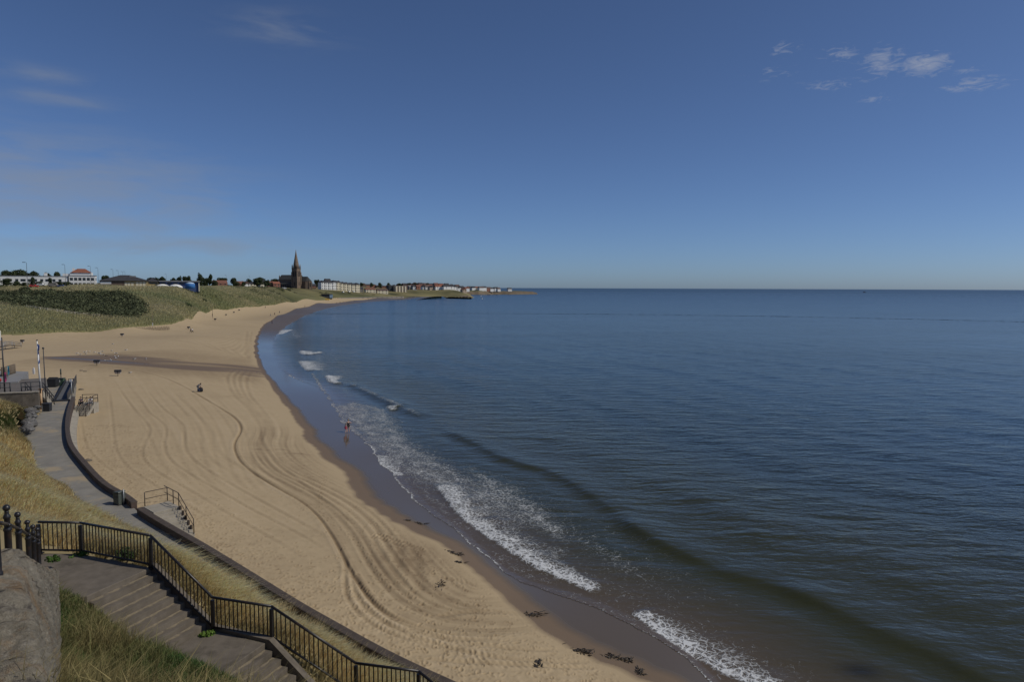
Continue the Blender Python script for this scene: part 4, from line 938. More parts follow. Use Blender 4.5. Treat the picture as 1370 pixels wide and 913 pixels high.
# weeds on the stairs and at the railing foot
def weed(u, v, d, s, label, c=(.075,.14,.03), n=220):
    p = PD(u, v, d); cs = [(random.uniform(-1,1)*s*.7, random.uniform(-1,1)*s*.5, s*random.uniform(.2,.55), s*.4, s*.4, s*.35) for _ in range(6)]
    V, q, cc = leaf_cloud(cs, n, .075, c, .4); o = bigmesh('weed_plant', V, quads=q, mat=M_leaf, cols=cc, smooth=False); o.location = p; tag(o, label, 'weed')
weed(107,750,22.7,.32,'bright green weed at the foot of the second black railing post on the landing', n=320)
weed(277,852,20.6,.26,'small light green weed growing by the lower landing near the stair kerb', (.12,.2,.035))
weed(73,752,21.6,.25,'low weed in the corner where the landing meets the old cast posts')
weed(165,748,22.6,.42,'dark leafy weed just behind the railing, middle of the long bay', (.045,.07,.022), 400)
weed(352,868,20.2,.28,'dark green weed under the railing where the lower landing ends', (.05,.08,.025))

# ------------------------------------------------------------------ beach steps by the bin
def steps_unit(name, label, origin, e, nst, wid, z0, z1, plat, rail_sides, zsand=None):
    """platform then steps running along e; wid across (to the sea)"""
    e = Vector(e).normalized(); nn = Vector((-e.y, e.x, 0)); root = thing(name, label, 'steps', tuple(origin))
    q = lambda a, c: (e.x*a+nn.x*c, e.y*a+nn.y*c)
    L = lambda a, c, z: Vector((*q(a, c), z))
    mb = MB(); chip(mb, [q(-plat, 0), q(0, 0), q(0, wid), q(-plat, wid)], -1.9, 0); mb.build('platform', M_pale, root)
    rise = (z0-z1)/nst; tr = .29
    for i in range(nst-1):
        mb = MB(); chip(mb, [q(tr*i+.003, .0), q(tr*(i+1)+.02, .0), q(tr*(i+1)+.02, wid), q(tr*i+.003, wid)], -rise*(i+1)-.5-.01*i, -rise*(i+1)); mb.build('step', M_pale, root)
    return root, L, tr, rise
pA = P(187,683,3.5); pB = P(250,722,2.05); wdir = (Vector(cut(sg1+4, sg1+4.1, 2)[1])-Vector(cut(sg1+4, sg1+4.1, 2)[0])); e = Vector((wdir.x, wdir.y, 0)).normalized()
nn = Vector((-e.y, e.x, 0))
org = P(186.5,680.5,3.5)+e*1.75+nn*.30
st_root, L, tr, rise = steps_unit('beach_steps', 'pale concrete beach steps with a dark handrail, by the near gap in the sea wall', org, e, 9, 1.75, 3.5, 2.05, 1.9, None)
def rail_piece(root, pts, r, posts, M, down=1.0):
    MB().tube(pts, r, 8).build('handrail', M, root)
    MB().tube([Vector(p)-Vector((0,0,.48)) for p in pts], r*.85, 8).build('mid_rail', M, root)
    for p in posts: MB().tube([Vector(p)-Vector((0,0,down)), Vector(p)], r*1.25, 8).build('post', M, root)
h = Vector((0,0,1.02)); ww = 1.68; tl = tr*8.2
rail_piece(st_root, [L(-2.5,ww,0)+h, L(-.35,ww,0)+h, L(.0,ww,-.02)+h, L(tl,ww,-rise*8.3)+h], .026, [L(-2.0,ww,0)+h, L(-.95,ww,0)+h, L(0,ww,0)+h, L(tl*.5,ww,-rise*4.15)+h, L(tl,ww,-rise*8.3)+h], M_darksteel)
rail_piece(st_root, [L(-1.85,ww,0)+h, L(-1.85,.9,0)+h, L(-1.85,.15,0)+h], .026, [L(-1.85,.1,0)+h], M_darksteel)
for i in range(5):
    mb = MB(); mb.box(tuple(L(tr*(i*1.5+.6), ww+.02, -rise*(i*1.5+1)+.12)), (.16,.12,.3), math.atan2(e.y, e.x)); mb.build('bracket', M_darksteel, st_root)

# ------------------------------------------------------------------ litter bins
M_bin = worn('grey_green_plastic', (.055,.065,.055), (.085,.095,.082), 6, .55, .15, .004)
M_bindark = worn('charcoal_plastic', (.022,.024,.028), (.035,.037,.042), 6, .5, .15, .004)
M_white = worn('white_paint', (.66,.66,.64), (.78,.78,.76), 2, .6, .1, .004, c3=(.55,.54,.5))
M_wood = worn('old_timber', (.11,.085,.06), (.17,.135,.10), 4, .9, .4, .01, stretch=(1,1,.25))
pb = P(160,675,3.5)
root = thing('litter_bin', 'grey green litter bin against the sea wall, by the gap for the beach steps', 'bin', tuple(pb), math.atan2(e.y, e.x)+.25)
mb = MB(); mb.lathe([(.30,0),(.31,.04),(.31,.06),(.29,.08),(.315,.80),(.33,.82)], 4, (0,0,0)); 
MB().box((0,0,.42), (.60,.50,.82), 0, 1.06).build('bin_body', M_bin, root)
MB().box((0,0,.895), (.70,.58,.07), 0, .9, Matrix.Rotation(R(-8), 3, 'Y')).build('lid', M_bin, root)
MB().box((.02,-.256,.62), (.4,.012,.16)).build('slot', M_bindark, root)
MB().box((.0,0,.03), (.66,.56,.06)).build('base', M_bindark, root)
MB().tube([(.42,.05,0),(.42,.05,1.12)], .04, 8).build('post', M_grey, root)
pb = P(63,550.5,3.5)
root = thing('litter_bin', 'charcoal square bin with a pale corner strip at the foot of the flagpole', 'bin', tuple(pb), .15)
MB().box((0,0,.46), (.80,.68,.9), 0, 1.08).build('bin_body', M_bindark, root)
MB().box((0,0,.97), (.94,.80,.09), 0, .94).build('lid', M_bindark, root)
MB().box((-.36,-.372,.45), (.12,.02,.8)).build('corner_strip', M_grey, root)

# ------------------------------------------------------------------ flagpole
M_rustpaint = worn('rust_streaked_white', (.33,.17,.06), (.55,.42,.28), 5, .7, .2, .004, stretch=(1,1,.3))
M_blue = worn('blue_flag_cloth', (.03,.06,.20), (.05,.09,.27), 5, .85, .2, .01)
pf = P(55.5,548,3.5); topz = 3.5+(548-455)*pf.y/F
root = thing('flagpole', 'tall white flagpole with a rusty orange foot and a limp blue flag', 'flagpole', tuple(pf))
MB().tube([(0,0,0),(.0,0,2.6)], .15, 14).build('rusty_foot', M_rustpaint, root)
MB().tube([(0,0,2.6),(-.12,0,topz-3.5)], [.115,.06], 14).build('pole', M_white, root)
MB().ball((-.12,0,topz-3.5+.06), .1).build('finial', M_bindark, root)
MB().box((0,0,2.55), (.42,.34,.14)).build('bracket', M_rustpaint, root)
V = []; nz, nx = 22, 7
for i in range(nz):
    for j in range(nx):
        s = j/(nx-1); zz = topz-3.7-2.3*i/(nz-1)-.35*s; V.append((-.1+.0+.24*s*(.6+.4*math.sin(i*.35)), .16*math.sin(s*9+i*.4)*s, zz))
MB().add(V, [(i*nx+j, i*nx+j+1, (i+1)*nx+j+1, (i+1)*nx+j) for i in range(nz-1) for j in range(nx-1)], True).build('flag', M_blue, root)
pf2 = P(56.8,530,3.5); 
root = thing('signal_mast', 'thin dark steel pole standing close behind the white flagpole', 'pole', (pf.x+.02, pf.y+.9, 3.5))
MB().tube([(0,0,0),(-.05,0,7.6)], [.07,.05], 10).build('pole', M_bindark, root); MB().ball((-.05,0,7.65), .13, 10, 7).build('cap', M_bindark, root)
# ------------------------------------------------------------------ town materials
def plain(name, c, rough=.8, k=.18): return worn(name, tuple(v*(1-k) for v in c), tuple(min(.85, v*(1+k)) for v in c), .6, rough, .15, .02)
T_white = plain('white_render', (.70,.70,.68), k=.07); T_cream = plain('cream_render', (.62,.56,.42), k=.1); T_tan = plain('tan_brick', (.42,.33,.25), k=.12)
T_brick = plain('red_brick', (.25,.115,.08)); T_brown = plain('brown_brick', (.12,.085,.065)); T_stone = plain('grey_stone', (.22,.20,.175)); T_yellow = plain('yellow_brick', (.40,.32,.17))
T_slate = plain('slate_roof', (.045,.045,.05)); T_red = plain('red_tile', (.18,.078,.055)); T_orange = plain('orange_tile', (.24,.09,.055)); T_brownroof = plain('brown_tile', (.10,.065,.055)); T_greyroof = plain('grey_roof', (.20,.20,.20))
T_blue = plain('blue_cladding', (.045,.075,.18)); T_bright = plain('bright_blue_paint', (.04,.16,.42)); T_dark = plain('dark_cladding', (.05,.052,.055)); T_pinkb = plain('pink_cloth', (.65,.10,.22)); T_teal = plain('teal_cloth', (.05,.30,.36)); T_redp = plain('red_paint', (.45,.04,.04))
T_yellowp = plain('yellow_paint', (.62,.40,.05)); T_turret = plain('church_sandstone', (.17,.125,.09), k=.35); T_churchroof = plain('church_slate', (.05,.052,.05), k=.2); T_churchwin = plain('church_shadowed_opening', (.02,.02,.022)); T_black = plain('black_rubber', (.02,.02,.02))
m, t, b_ = mat('window_glass'); b_.inputs['Base Color'].default_value = (.02,.025,.03,1); b_.inputs['Roughness'].default_value = .12; T_glass = m
m, t, b_ = mat('tree_bark'); b_.inputs['Base Color'].default_value = (.07,.055,.04,1); b_.inputs['Roughness'].default_value = .9; M_bark = m
def face(x, y): return -math.atan2(x, y)
def gable_roof(mb, w, d, h, rh, axis='x', over=.35, hip=0.0, c=(0,0)):
    w2, d2 = w/2+over, d/2+over
    if axis == 'y': w2, d2 = d2, w2
    k = hip; e = -.18
    pts = [(-w2,-d2,h),(w2,-d2,h),(w2,d2,h),(-w2,d2,h),(-w2+k,0,h+rh),(w2-k,0,h+rh),(-w2,-d2,h+e),(w2,-d2,h+e),(w2,d2,h+e),(-w2,d2,h+e)]
    if axis == 'y': pts = [(-p[1], p[0], p[2]) for p in pts]
    pts = [(p[0]+c[0], p[1]+c[1], p[2]) for p in pts]
    mb.add(pts, [(0,1,5,4),(1,2,5),(2,3,4,5),(3,0,4),(6,9,8,7),(0,6,7,1),(1,7,8,2),(2,8,9,3),(3,9,6,0)]); return mb
def gable_wall(mb, w, d, h, rh, axis='x', base=-2.0):
    w2, d2 = w/2, d/2
    if axis == 'y': w2, d2 = d2, w2
    r = rh*(w2*0+1)*.93
    pts = [(-w2,-d2,base),(w2,-d2,base),(w2,d2,base),(-w2,d2,base),(-w2,-d2,h-.19),(w2,-d2,h-.19),(w2,d2,h-.19),(-w2,d2,h-.19),(-w2,0,h+r-.2),(w2,0,h+r-.2)]
    if axis == 'y': pts = [(-p[1], p[0], p[2]) for p in pts]
    mb.add(pts, [(0,3,2,1),(0,1,5,4),(2,3,7,6),(1,2,6,9,5),(3,0,4,8,7),(4,5,9,8),(6,7,8,9)]); return mb
_win = {}
def window(root, x, y, z, w, h, mat_=None, side='y', frame=None):
    key = (round(w, 2), round(h, 2), mat_ or T_glass, side)
    if key not in _win:
        mb = MB(); mb.box((0,0,0), (w, .1, h) if side == 'y' else (.1, w, h)); o = mb.build('window', mat_ or T_glass, root); _win[key] = o
    else:
        o = _win[key].copy(); COL.objects.link(o); o.parent = root
    o.location = (x, y, z); return o
def house(label, u, d, w, dp, h, rh, mw, mr, axis='x', rz=None, nx=2, ny=2, chim=1, hip=0.0, group=None, name='house', cat='house', zoff=0.0, wins=True):
    g0 = ground_at(u, d) if not isinstance(u, Vector) else u
    g0 = Vector((g0.x, g0.y, g0.z+zoff)); r = thing(name, label, cat, tuple(g0), face(g0.x, g0.y) if rz is None else rz, group)
    mb = MB()
    if hip: mb.box((0,0,(h-.19-2)/2), (w,dp,h-.19+2))
    else: gable_wall(mb, w, dp, h, rh, axis)
    mb.build('wall', mw, r)
    rf = gable_roof(MB(), w, dp, h, rh, axis, hip=hip).build('roof', mr, r)
    for i in range(chim):
        cx = (-w*.38 if i == 0 else w*.38); mb = MB(); mb.box((cx if axis == 'x' else 0, 0 if axis == 'x' else cx*.3, h+rh*.55+.6), (1.1,.9,2.0)); mb.build('chimney', T_brick if mw in (T_brick, T_brown) else T_brownroof, rf)
    if wins:
        for j in range(ny):
            for i in range(nx):
                window(r, (i-(nx-1)/2)*w/nx, -dp/2-.03, h*(j+.55)/ny, min(1.5, w/nx*.5), min(1.5, h/ny*.5))
    return r
# ------------------------------------------------------------------ white hotel on the cliff road
g0 = ground_at(40, 430); g0.z = 19.0
hot = thing('hotel', 'long low white two storey hotel with a red hipped roof at its right end', 'hotel', (SX(60,430), 430, 18.6), R(25))
px = 430/913.0/1.19
def hx(u): return (u-60)*px
MB().box(((hx(-75)+hx(92))/2, 3, 2.0), (hx(92)-hx(-75), 11, 9.0)).build('wing', T_white, hot)
MB().box(((hx(-75)+hx(92))/2, 3, 6.62), (hx(92)-hx(-75)+.4, 11.5, .26)).build('wing_roof', T_greyroof, hot)
MB().box((hx(112), 1, 2.2), (hx(130)-hx(94), 8.4, 9.6)).build('end_block', T_white, hot)
MB().box((hx(112), 1, 7.15), (hx(130)-hx(94)+.5, 8.9, .28)).build('block_roof', T_greyroof, hot)
MB().box((hx(110), 1.6, 8.15), (hx(125)-hx(95), 6.4, 1.75)).build('penthouse', T_white, hot)
rf = gable_roof(MB(), hx(123)-hx(97), 6.6, 9.05, 2.5, hip=3.4, c=(hx(110), 1.6)).build('roof', T_orange, hot)
MB().box((hx(99.5), 1, 10.4), (1.3,1.2,2.8)).build('chimney', T_white, rf)
MB().box((hx(92.5), 2, 7.5), (6, 6, 1.6)).build('stair_tower', T_white, hot)
MB().box((hx(61), 2, 7.7), (1.6, 1.6, 1.9)).build('chimney', T_white, hot)
for i in range(19): window(hot, hx(-64+i*8.1), -2.54, 4.0, 1.5 if i % 4 else 2.6, 1.4)
for j in range(2):
    for i in range(6): window(hot, hx(97.5+i*5.8), -3.24, 4.9-j*3.3, 1.6, 1.7)
for j in range(2):
    for i in range(2): window(hot, hx(130)+.02, -.9+i*3.8, 4.9-j*3.3, 1.5, 1.7, side='x')
MB().box((hx(82), -3.3, 1.9), (7, 1.6, 2.6)).build('porch', T_greyroof, hot)
# ------------------------------------------------------------------ brown pavilion, blue park building
g1 = Vector((SX(174,440), 440, 18.2)); px = 440/913.0/1.14
pav = thing('pavilion', 'low brown and yellow brick pavilion with a big dark hipped roof beside the hotel', 'pavilion', tuple(g1), R(24))
def qx(u): return (u-169)*px
MB().box((qx(147), 2, 1.1), (qx(163)-qx(131), 16, 6.2)).build('brick_wall', T_brown, pav)
MB().box((qx(178.3), 2, 1.1), (qx(193.5)-qx(163)-.02, 15.6, 6.2)).build('yellow_wall', T_yellow, pav)
MB().box((qx(201), 3, .9), (qx(208)-qx(193.6), 12, 5.8)).build('side_wing', T_yellow, pav)
MB().box((qx(139), -6.06, 3.0), (qx(146)-qx(132), .14, 1.5)).build('white_fascia', T_white, pav)
MB().box((qx(201), -3.05, 3.0), (qx(206)-qx(195), .12, .9)).build('window', T_glass, pav)
rf = gable_roof(MB(), qx(194)-qx(131), 17, 4.4, 3.6, hip=11, c=(qx(162.5), 2)).build('roof', T_slate, pav)
gable_roof(MB(), qx(208)-qx(190), 13, 3.95, 2.6, hip=5, c=(qx(199), 3)).build('wing_roof', T_slate, pav)
MB().box((qx(173), 0, 6.9), (3.6, 1.6, 1.3)).build('roof_vent', T_greyroof, rf)
for u in (180,184.5,189): window(pav, qx(u), -5.86, 2.3, 1.5, 2.9, T_cream)
for u in (165,169,173.5): window(pav, qx(u), -5.86, 2.0, 1.4, 2.2, T_cream)
g2 = Vector((SX(241,450), 450, 17.6)); px = 450/913.0/1.11
blu = thing('park_building', 'long blue flat roofed building with a pale roof edge beside the pavilion', 'building', tuple(g2), R(25))
def bx_(u): return (u-236)*px
MB().box((0, 4, 1.2), (bx_(261)-bx_(208.5), 12, 6.6)).build('wall', T_blue, blu); MB().box((0, 3.6, 4.85), (bx_(263)-bx_(208), 14, .7)).build('roof', T_greyroof, blu)
MB().box((bx_(261.5), -2.6, 1.3), (.6, .6, 6.2)).build('corner_post', T_cream, blu)
for u in (214, 222, 230, 238): window(blu, bx_(u), -2.04, 3.4, 2.6, .9)
def dome(u, r, label, m_, zs=.62):
    p = Vector((SX(u, 444), 444, 17.75)); r_ = thing('dome_tent' if m_ is T_white else 'water_tank', label, 'dome tent' if m_ is T_white else 'tank', tuple(p), face(p.x, p.y))
    if m_ is T_white:
        mb = MB(); mb.lathe([(r*math.cos(a*math.pi/16), r*zs*math.sin(a*math.pi/16)) for a in range(8)]+[(.02, r*zs)], 20); mb.build('cover', m_, r_)
        mb = MB(); pts = [(r*.38*math.cos(a*math.pi/8)+.1*r, r*zs*.6*math.sin(a*math.pi/8)) for a in range(9)]
        mb.add([(p_[0], -r*.98, p_[1]) for p_ in pts]+[(p_[0], -r*.5, p_[1]) for p_ in pts], [tuple(range(9))]+[(i, 9+i, 10+i, i+1) for i in range(8)]); mb.build('doorway', T_dark, r_)
    else:
        MB().lathe([(r,0),(r,2.9),(r*.96,3.05)], 20).build('shell', m_, r_); MB().lathe([(r*.95,3.06),(r*.7,3.7),(r*.35,4.0),(.02,4.1)], 20).build('cap', plain('pale_blue', (.40,.52,.66)), r_)
    return r_
dome(217.5, 4.6, 'white dome tent with a dark doorway, left one before the blue building', T_white)
dome(235, 4.4, 'white dome tent with a dark doorway, right one before the blue building', T_white)
dome(254.5, 2.9, 'round bright blue tank with a pale cap at the right end of the blue building', T_bright)

# ------------------------------------------------------------------ church with a spire
cz = ground_at(398, 965); cz.z = 15.6
ch = thing('church', 'dark sandstone church with a tall pointed spire on the cliff above the beach', 'church', (cz.x, 965, 15.2), R(-38)+face(cz.x, 965))
cl = lambda a, b_, z: (a, b_, z)
gable_wall(MB(), 34, 12.5, 14.5, 6.5).build('nave_wall', T_turret, ch).location = (-15, 6.5, 0)
gable_roof(MB(), 34, 12.5, 14.5, 6.5, over=.5).build('nave_roof', T_churchroof, ch).location = (-15, 6.5, 0)
MB().box((-15, -1.2, 3.2), (32, 3.6, 10.4)).build('aisle_wall', T_turret, ch); mb = MB(); mb.add([(-31.3,-3.4,8.3),(1.3,-3.4,8.3),(1.3,.6,10.9),(-31.3,.6,10.9),(-31.3,-3.4,8.05),(1.3,-3.4,8.05),(1.3,.6,10.6),(-31.3,.6,10.6)], [(0,1,2,3),(7,6,5,4),(0,4,5,1),(1,5,6,2),(2,6,7,3),(3,7,4,0)]); mb.build('aisle_roof', T_churchroof, ch)
ap = [(2,1),(13,1),(17.2,3.8),(18.2,6.5),(17.2,9.2),(13,12),(2,12)]
MB().prism(ap, -2, 12.2).build('apse_wall', T_turret, ch)
n = len(ap); mb = MB(); mb.add([(x*1.02, y, 12.2) for x, y in ap]+[(2,6.5,18.6),(12.5,6.5,18.6)], [(0,1,n+1,n),(1,2,n+1),(2,3,n+1),(3,4,n+1),(4,5,n+1),(5,6,n,n+1),(6,0,n),tuple(range(n))[::-1]]); mb.build('apse_roof', T_churchroof, ch)
TWX, TWY, TW = 2.0, -4.5, 8.6
tw = MB().box((TWX, TWY, 13.7), (TW, TW, 31.4)).build('tower', T_turret, ch)
for sx in (-1, 1):
    for sy in (-1, 1): MB().box((TWX+sx*(TW/2), TWY+sy*(TW/2), 11.3), (1.7,1.7,26.6), 0, .7).build('buttress', T_turret, tw); MB().lathe([(.85,0),(.8,3.2),(.95,3.4),(.05,7.4)], 8, (TWX+sx*(TW/2-.6), TWY+sy*(TW/2-.6), 28.6)).build('pinnacle', T_turret, tw)
MB().box((TWX, TWY, 29.62), (TW+.7, TW+.7, .45)).build('cornice', T_turret, tw)
MB().lathe([(TW*.50,29.84),(TW*.40,36),(TW*.13,49),(.03,56.3)], 8, (TWX, TWY, 0)).build('spire', T_turret, ch)
def lancet(w_, h_): return [(-w_/2,0),(w_/2,0),(w_/2,h_*.7),(w_*.28,h_*.9),(0,h_),(-w_*.28,h_*.9),(-w_/2,h_*.7)]
def lancet_at(x, y, z, w_, h_, side, par):
    pl = lancet(w_, h_); k = len(pl); mb = MB()
    V = [((p[0],-.15,p[1]) if side == 'y' else (.15,p[0],p[1])) for p in pl]+[((p[0],.1,p[1]) if side == 'y' else (-.1,p[0],p[1])) for p in pl]
    mb.add(V, [tuple(range(k)), tuple(range(k, 2*k))[::-1]]+[(i, k+i, k+(i+1)%k, (i+1)%k) for i in range(k)]); o = mb.build('lancet_window', T_churchwin, par); o.location = (x, y, z)
for dx in (-1.5, 1.5): lancet_at(TWX+dx, TWY-TW/2, 18.5, 1.7, 8, 'y', tw); lancet_at(TWX+TW/2, TWY+dx, 18.5, 1.7, 8, 'x', tw)
lancet_at(TWX+TW/2, TWY, 6, 1.4, 5, 'x', tw); lancet_at(TWX, TWY-TW/2, 6, 1.4, 5, 'y', tw)
for i in range(8): lancet_at(-28.5+i*3.7, -3.0, 2, 1.3, 4.6, 'y', ch); MB().box((-30.4+i*3.7, -3.5, 2.5), (.7, 1.3, 9), 0, .8).build('buttress', T_turret, ch)
for x_, y_ in [(17.9,5.2),(17.9,7.8)]: lancet_at(x_, y_, 4, 1.1, 6.5, 'x', ch)
for x_, y_ in ap[1:5]: MB().box((x_, y_, 4.8), (1.3,1.3,13.4), .4, .75).build('buttress', T_turret, ch)
for y_ in (1.2, 11.8): MB().lathe([(.8,0),(.75,4),(.9,4.2),(.05,7)], 8, (-31.6, y_, 14)).build('pinnacle', T_turret, ch)

# ------------------------------------------------------------------ rows of houses
ordn = ['first','second','third','fourth','fifth','sixth','seventh','eighth','ninth','tenth','eleventh','twelfth','thirteenth','fourteenth','fifteenth','sixteenth','seventeenth','eighteenth','nineteenth','twentieth','twenty first','twenty second','twenty third','twenty fourth','twenty fifth','twenty sixth','twenty seventh','twenty eighth','twenty ninth','thirtieth']
MN = {T_white:'white', T_cream:'cream', T_tan:'tan', T_brick:'red brick', T_brown:'brown brick', T_stone:'grey stone', T_yellow:'yellow brick'}
RN = {T_slate:'slate', T_red:'red', T_orange:'orange', T_brownroof:'brown', T_greyroof:'grey'}
# white terrace right of the church
for i in range(10):
    u = 430.5+i*5.1; d = 1085+i*4; pxm = d/913*1.2; mw = T_white if i < 4 else T_cream
    house(f'tall {MN[mw]} terraced house right of the church, {ordn[i]} from the left in its terrace', u, d, 5.1*pxm-.02, 11, 11.5+(i in (3,4,9))*1.2, 2.6, mw, T_slate, 'x' if i not in (0,3,9) else 'y', R(33)+.2, 2, 3, 2, group='white terrace right of the church', name='terraced_house', cat='terraced house')
for i, (u, d, w_, h, rh, mw, mr, lab) in enumerate([
    (419,1060,7,5,3,T_brick,T_slate,'small dark brick house with white gable between the church and the terrace'),(415,1040,4,3.5,2.2,T_white,T_slate,'little white house just right of the church apse'),
    (438,1130,9,15.5,3,T_stone,T_slate,'dark stone house with a tall roof rising behind the white terrace'),(482,1180,8,6,3,T_stone,T_slate,'small grey house with a white gable right of the white terrace'),
    (495,1210,18,5.6,3,T_cream,T_red,'long cream house with a red roof, left of the pair beyond the terrace'),(511,1225,20,5.6,3,T_cream,T_brownroof,'long cream house with a brown roof, right of the pair beyond the terrace')]):
    house(lab, u, d, w_, 9, h, rh, mw, mr, 'x', R(30), 3, 2, 1)
fl = thing('apartment_block', 'dark clad apartment block joined to the left of the tan flats', 'apartments', tuple(ground_at(523.5,1290)), R(30)); MB().box((0,5,4.5), (10.5,12,13)).build('wall', T_dark, fl); MB().box((0,5,11.2), (10.9,12.4,.4)).build('roof', T_greyroof, fl)
for j in range(3):
    for i in range(3): window(fl, -3.2+i*3.2, -1.03, 2.2+j*3.2, 1.5, 1.6)
fl = thing('apartment_block', 'tan brick block of flats with bay fronts on the cliff beyond the beach', 'apartments', tuple(ground_at(536,1290)), R(30)); MB().box((0,5,4.7), (24,12,13.4)).build('wall', T_tan, fl); MB().box((0,5,11.6), (24.4,12.4,.4)).build('roof', T_greyroof, fl)
for i in range(4): MB().box((-9+i*6,-1.5,4.7), (2.6,1.2,13)).build('bay', T_cream, fl)
for j in range(4):
    for i in range(5): window(fl, -11.4+i*5.7, -1.03, 1.6+j*2.6, 1.1, 1.5)
rows = [('front', 1395, [(549,7,T_stone,T_greyroof),(554,7,T_white,T_slate),(560,10,T_brick,T_red),(566.5,6,T_white,T_slate),(571,8,T_white,T_brownroof),(577,9,T_tan,T_slate),(587,15,T_white,T_orange),(599,18,T_white,T_slate),(607.5,8,T_white,T_slate),(614,9,T_white,T_slate),(620,7,T_tan,T_red)]),
        ('second', 1500, [(545,9,T_brick,T_brownroof),(551,8,T_white,T_red),(557,8,T_brick,T_slate),(563,7,T_cream,T_slate),(569,8,T_brick,T_brownroof),(575,8,T_brick,T_red),(581,7,T_stone,T_slate),(590,9,T_brick,T_orange),(596,7,T_cream,T_slate),(602,8,T_white,T_slate),(610,8,T_brick,T_brownroof),(617,8,T_tan,T_slate),(624,8,T_white,T_red)]),
        ('skyline', 1700, [(486,9,T_brown,T_brownroof),(492,9,T_brick,T_slate),(499,9,T_brick,T_brownroof),(506,9,T_brown,T_slate),(513,9,T_brick,T_brownroof),(520,9,T_brick,T_red),(527,9,T_brown,T_slate),(534,9,T_brick,T_brownroof),(541,9,T_brown,T_slate),(548,9,T_brick,T_slate),(555,9,T_brown,T_brownroof),(562,9,T_brick,T_slate),(569,9,T_brick,T_brownroof),(576,9,T_brown,T_slate),(583,9,T_brick,T_red),(590,8,T_brick,T_brownroof),(597,9,T_brown,T_slate),(604,9,T_brick,T_slate),(611,9,T_brown,T_brownroof)])]
for rn, d, L_ in rows:
    where = {'front':'in the front row on the far cliff', 'second':'in the second row on the far cliff', 'skyline':'along the far skyline'}[rn]
    for i, (u, w_, mw, mr) in enumerate(L_):
        h = {'front':5.2,'second':5.5,'skyline':6.0}[rn]+random.uniform(-.6,.9); dz = {'front':1.0,'second':2.6,'skyline':1.0}[rn]
        house(f'{MN[mw]} {RN[mr]}-roofed house, {ordn[i]} from left {where}', u, d+random.uniform(-25,25), w_*1.35, 9, h, 3.2, mw, mr, random.choice('xxy'), R(38), 2, 2, random.choice((1,2)), group=f'houses {where}', zoff=dz, wins=(rn == 'front'))
# houses between the park trees
for i, (u, d, w_, h, rh, mw, mr, ax, lab) in enumerate([
    (294,800,15,4.2,3.6,T_brick,T_red,'x','red roofed brick house with white end gable among the park trees'),(321,850,9,4.5,3,T_brick,T_red,'x','brick house with red roof right of the large round tree'),(329,860,8,4.6,3,T_white,T_brownroof,'y','white gabled house with brown roof among the park trees'),
    (337,865,8,4.6,3,T_cream,T_slate,'y','cream gabled house with slate roof among the park trees'),(351,840,7,7,3,T_cream,T_slate,'y','tall cream house showing between two dark trees'),(361,900,9,6,3,T_brick,T_red,'x','brick house with red roof left of the church, left of two'),(369,900,9,6,3,T_brick,T_orange,'x','brick house with orange roof left of the church, right of two')]):
    house(lab, u, d, w_, 9, h, rh, mw, mr, ax, R(38), 3 if w_ > 12 else 2, 2, 2)

# ------------------------------------------------------------------ trees
PROTO = []
for k in range(4):
    cs = [(random.gauss(0,.24), random.gauss(0,.24), random.uniform(.34,.84), random.uniform(.22,.38), random.uniform(.22,.38), random.uniform(.14,.24)) for _ in range(15)]
    V, q, cc = leaf_cloud(cs, 2000, .10, (.044,.060,.026), .4)
    crown = bigmesh('crown', V, quads=q, mat=M_leaf, cols=cc, smooth=False)
    mb = MB(); mb.tube([(0,0,-.15),(.01,0,.25),(.0,.01,.55)], [.045,.032,.015], 7)
    for a in range(5): q_ = a*1.26+k; mb.tube([(0,0,.25+.05*a),(.2*math.cos(q_),.2*math.sin(q_),.5+.05*a),(.38*math.cos(q_),.38*math.sin(q_),.62+.04*a)], [.02,.012,.005], 5)
    trunk = mb.build('trunk', M_bark); PROTO.append((crown, trunk)); crown.hide_render = False
first = [True]*4
def tree(label, u, d, wpx, topv, k=None, group=None, name='broadleaf_tree', cat='tree', basez=None):
    k = random.randrange(4) if k is None else k; g = ground_at(u, d); g.z -= .2
    if basez is not None: g.z = basez
    ht = PD(u, topv, d).z-g.z; wd = wpx*d/913
    r = thing(name, label, cat, tuple(g), random.uniform(0, 6.28), group)
    for o in PROTO[k]:
        c = o if first[k] else o.copy()
        if not first[k]: COL.objects.link(c)
        c.parent = r
    first[k] = False
    r.scale = (wd*.62, wd*.62, ht*1.0); return r
for i, (u, wpx, tv, lab) in enumerate([(-12,26,361,'leftmost dark tree behind the white hotel wing'),(8,22,361.5,'dark spreading tree behind the hotel, second from the left edge'),(27,24,360.8,'broad dark tree behind the hotel left of the first lamp post'),(45,20,362.5,'dark tree behind the hotel right of the first lamp post'),(62,18,365.5,'low dark tree behind the white hotel chimney'),(77,15,363.3,'round dark tree behind the hotel left of the red hipped roof')]):
    tree(lab, u, 520, wpx, tv, group='trees behind the hotel')
for i, (u, wpx, tv, lab) in enumerate([(142,16,369,'dark tree top showing above the left end of the pavilion'),(200,12,371.5,'small tree top above the right end of the pavilion'),(210,10,371.3,'low tree top above the left end of the blue building'),(218,13,370,'round tree top behind the left white dome'),(232,12,371.5,'low tree top above the middle of the blue building'),(240,11,370,'round tree top above the right white dome'),(250,14,369.8,'wide tree top above the blue tank')]):
    tree(lab, u, 560, wpx, tv, group='trees behind the park buildings')
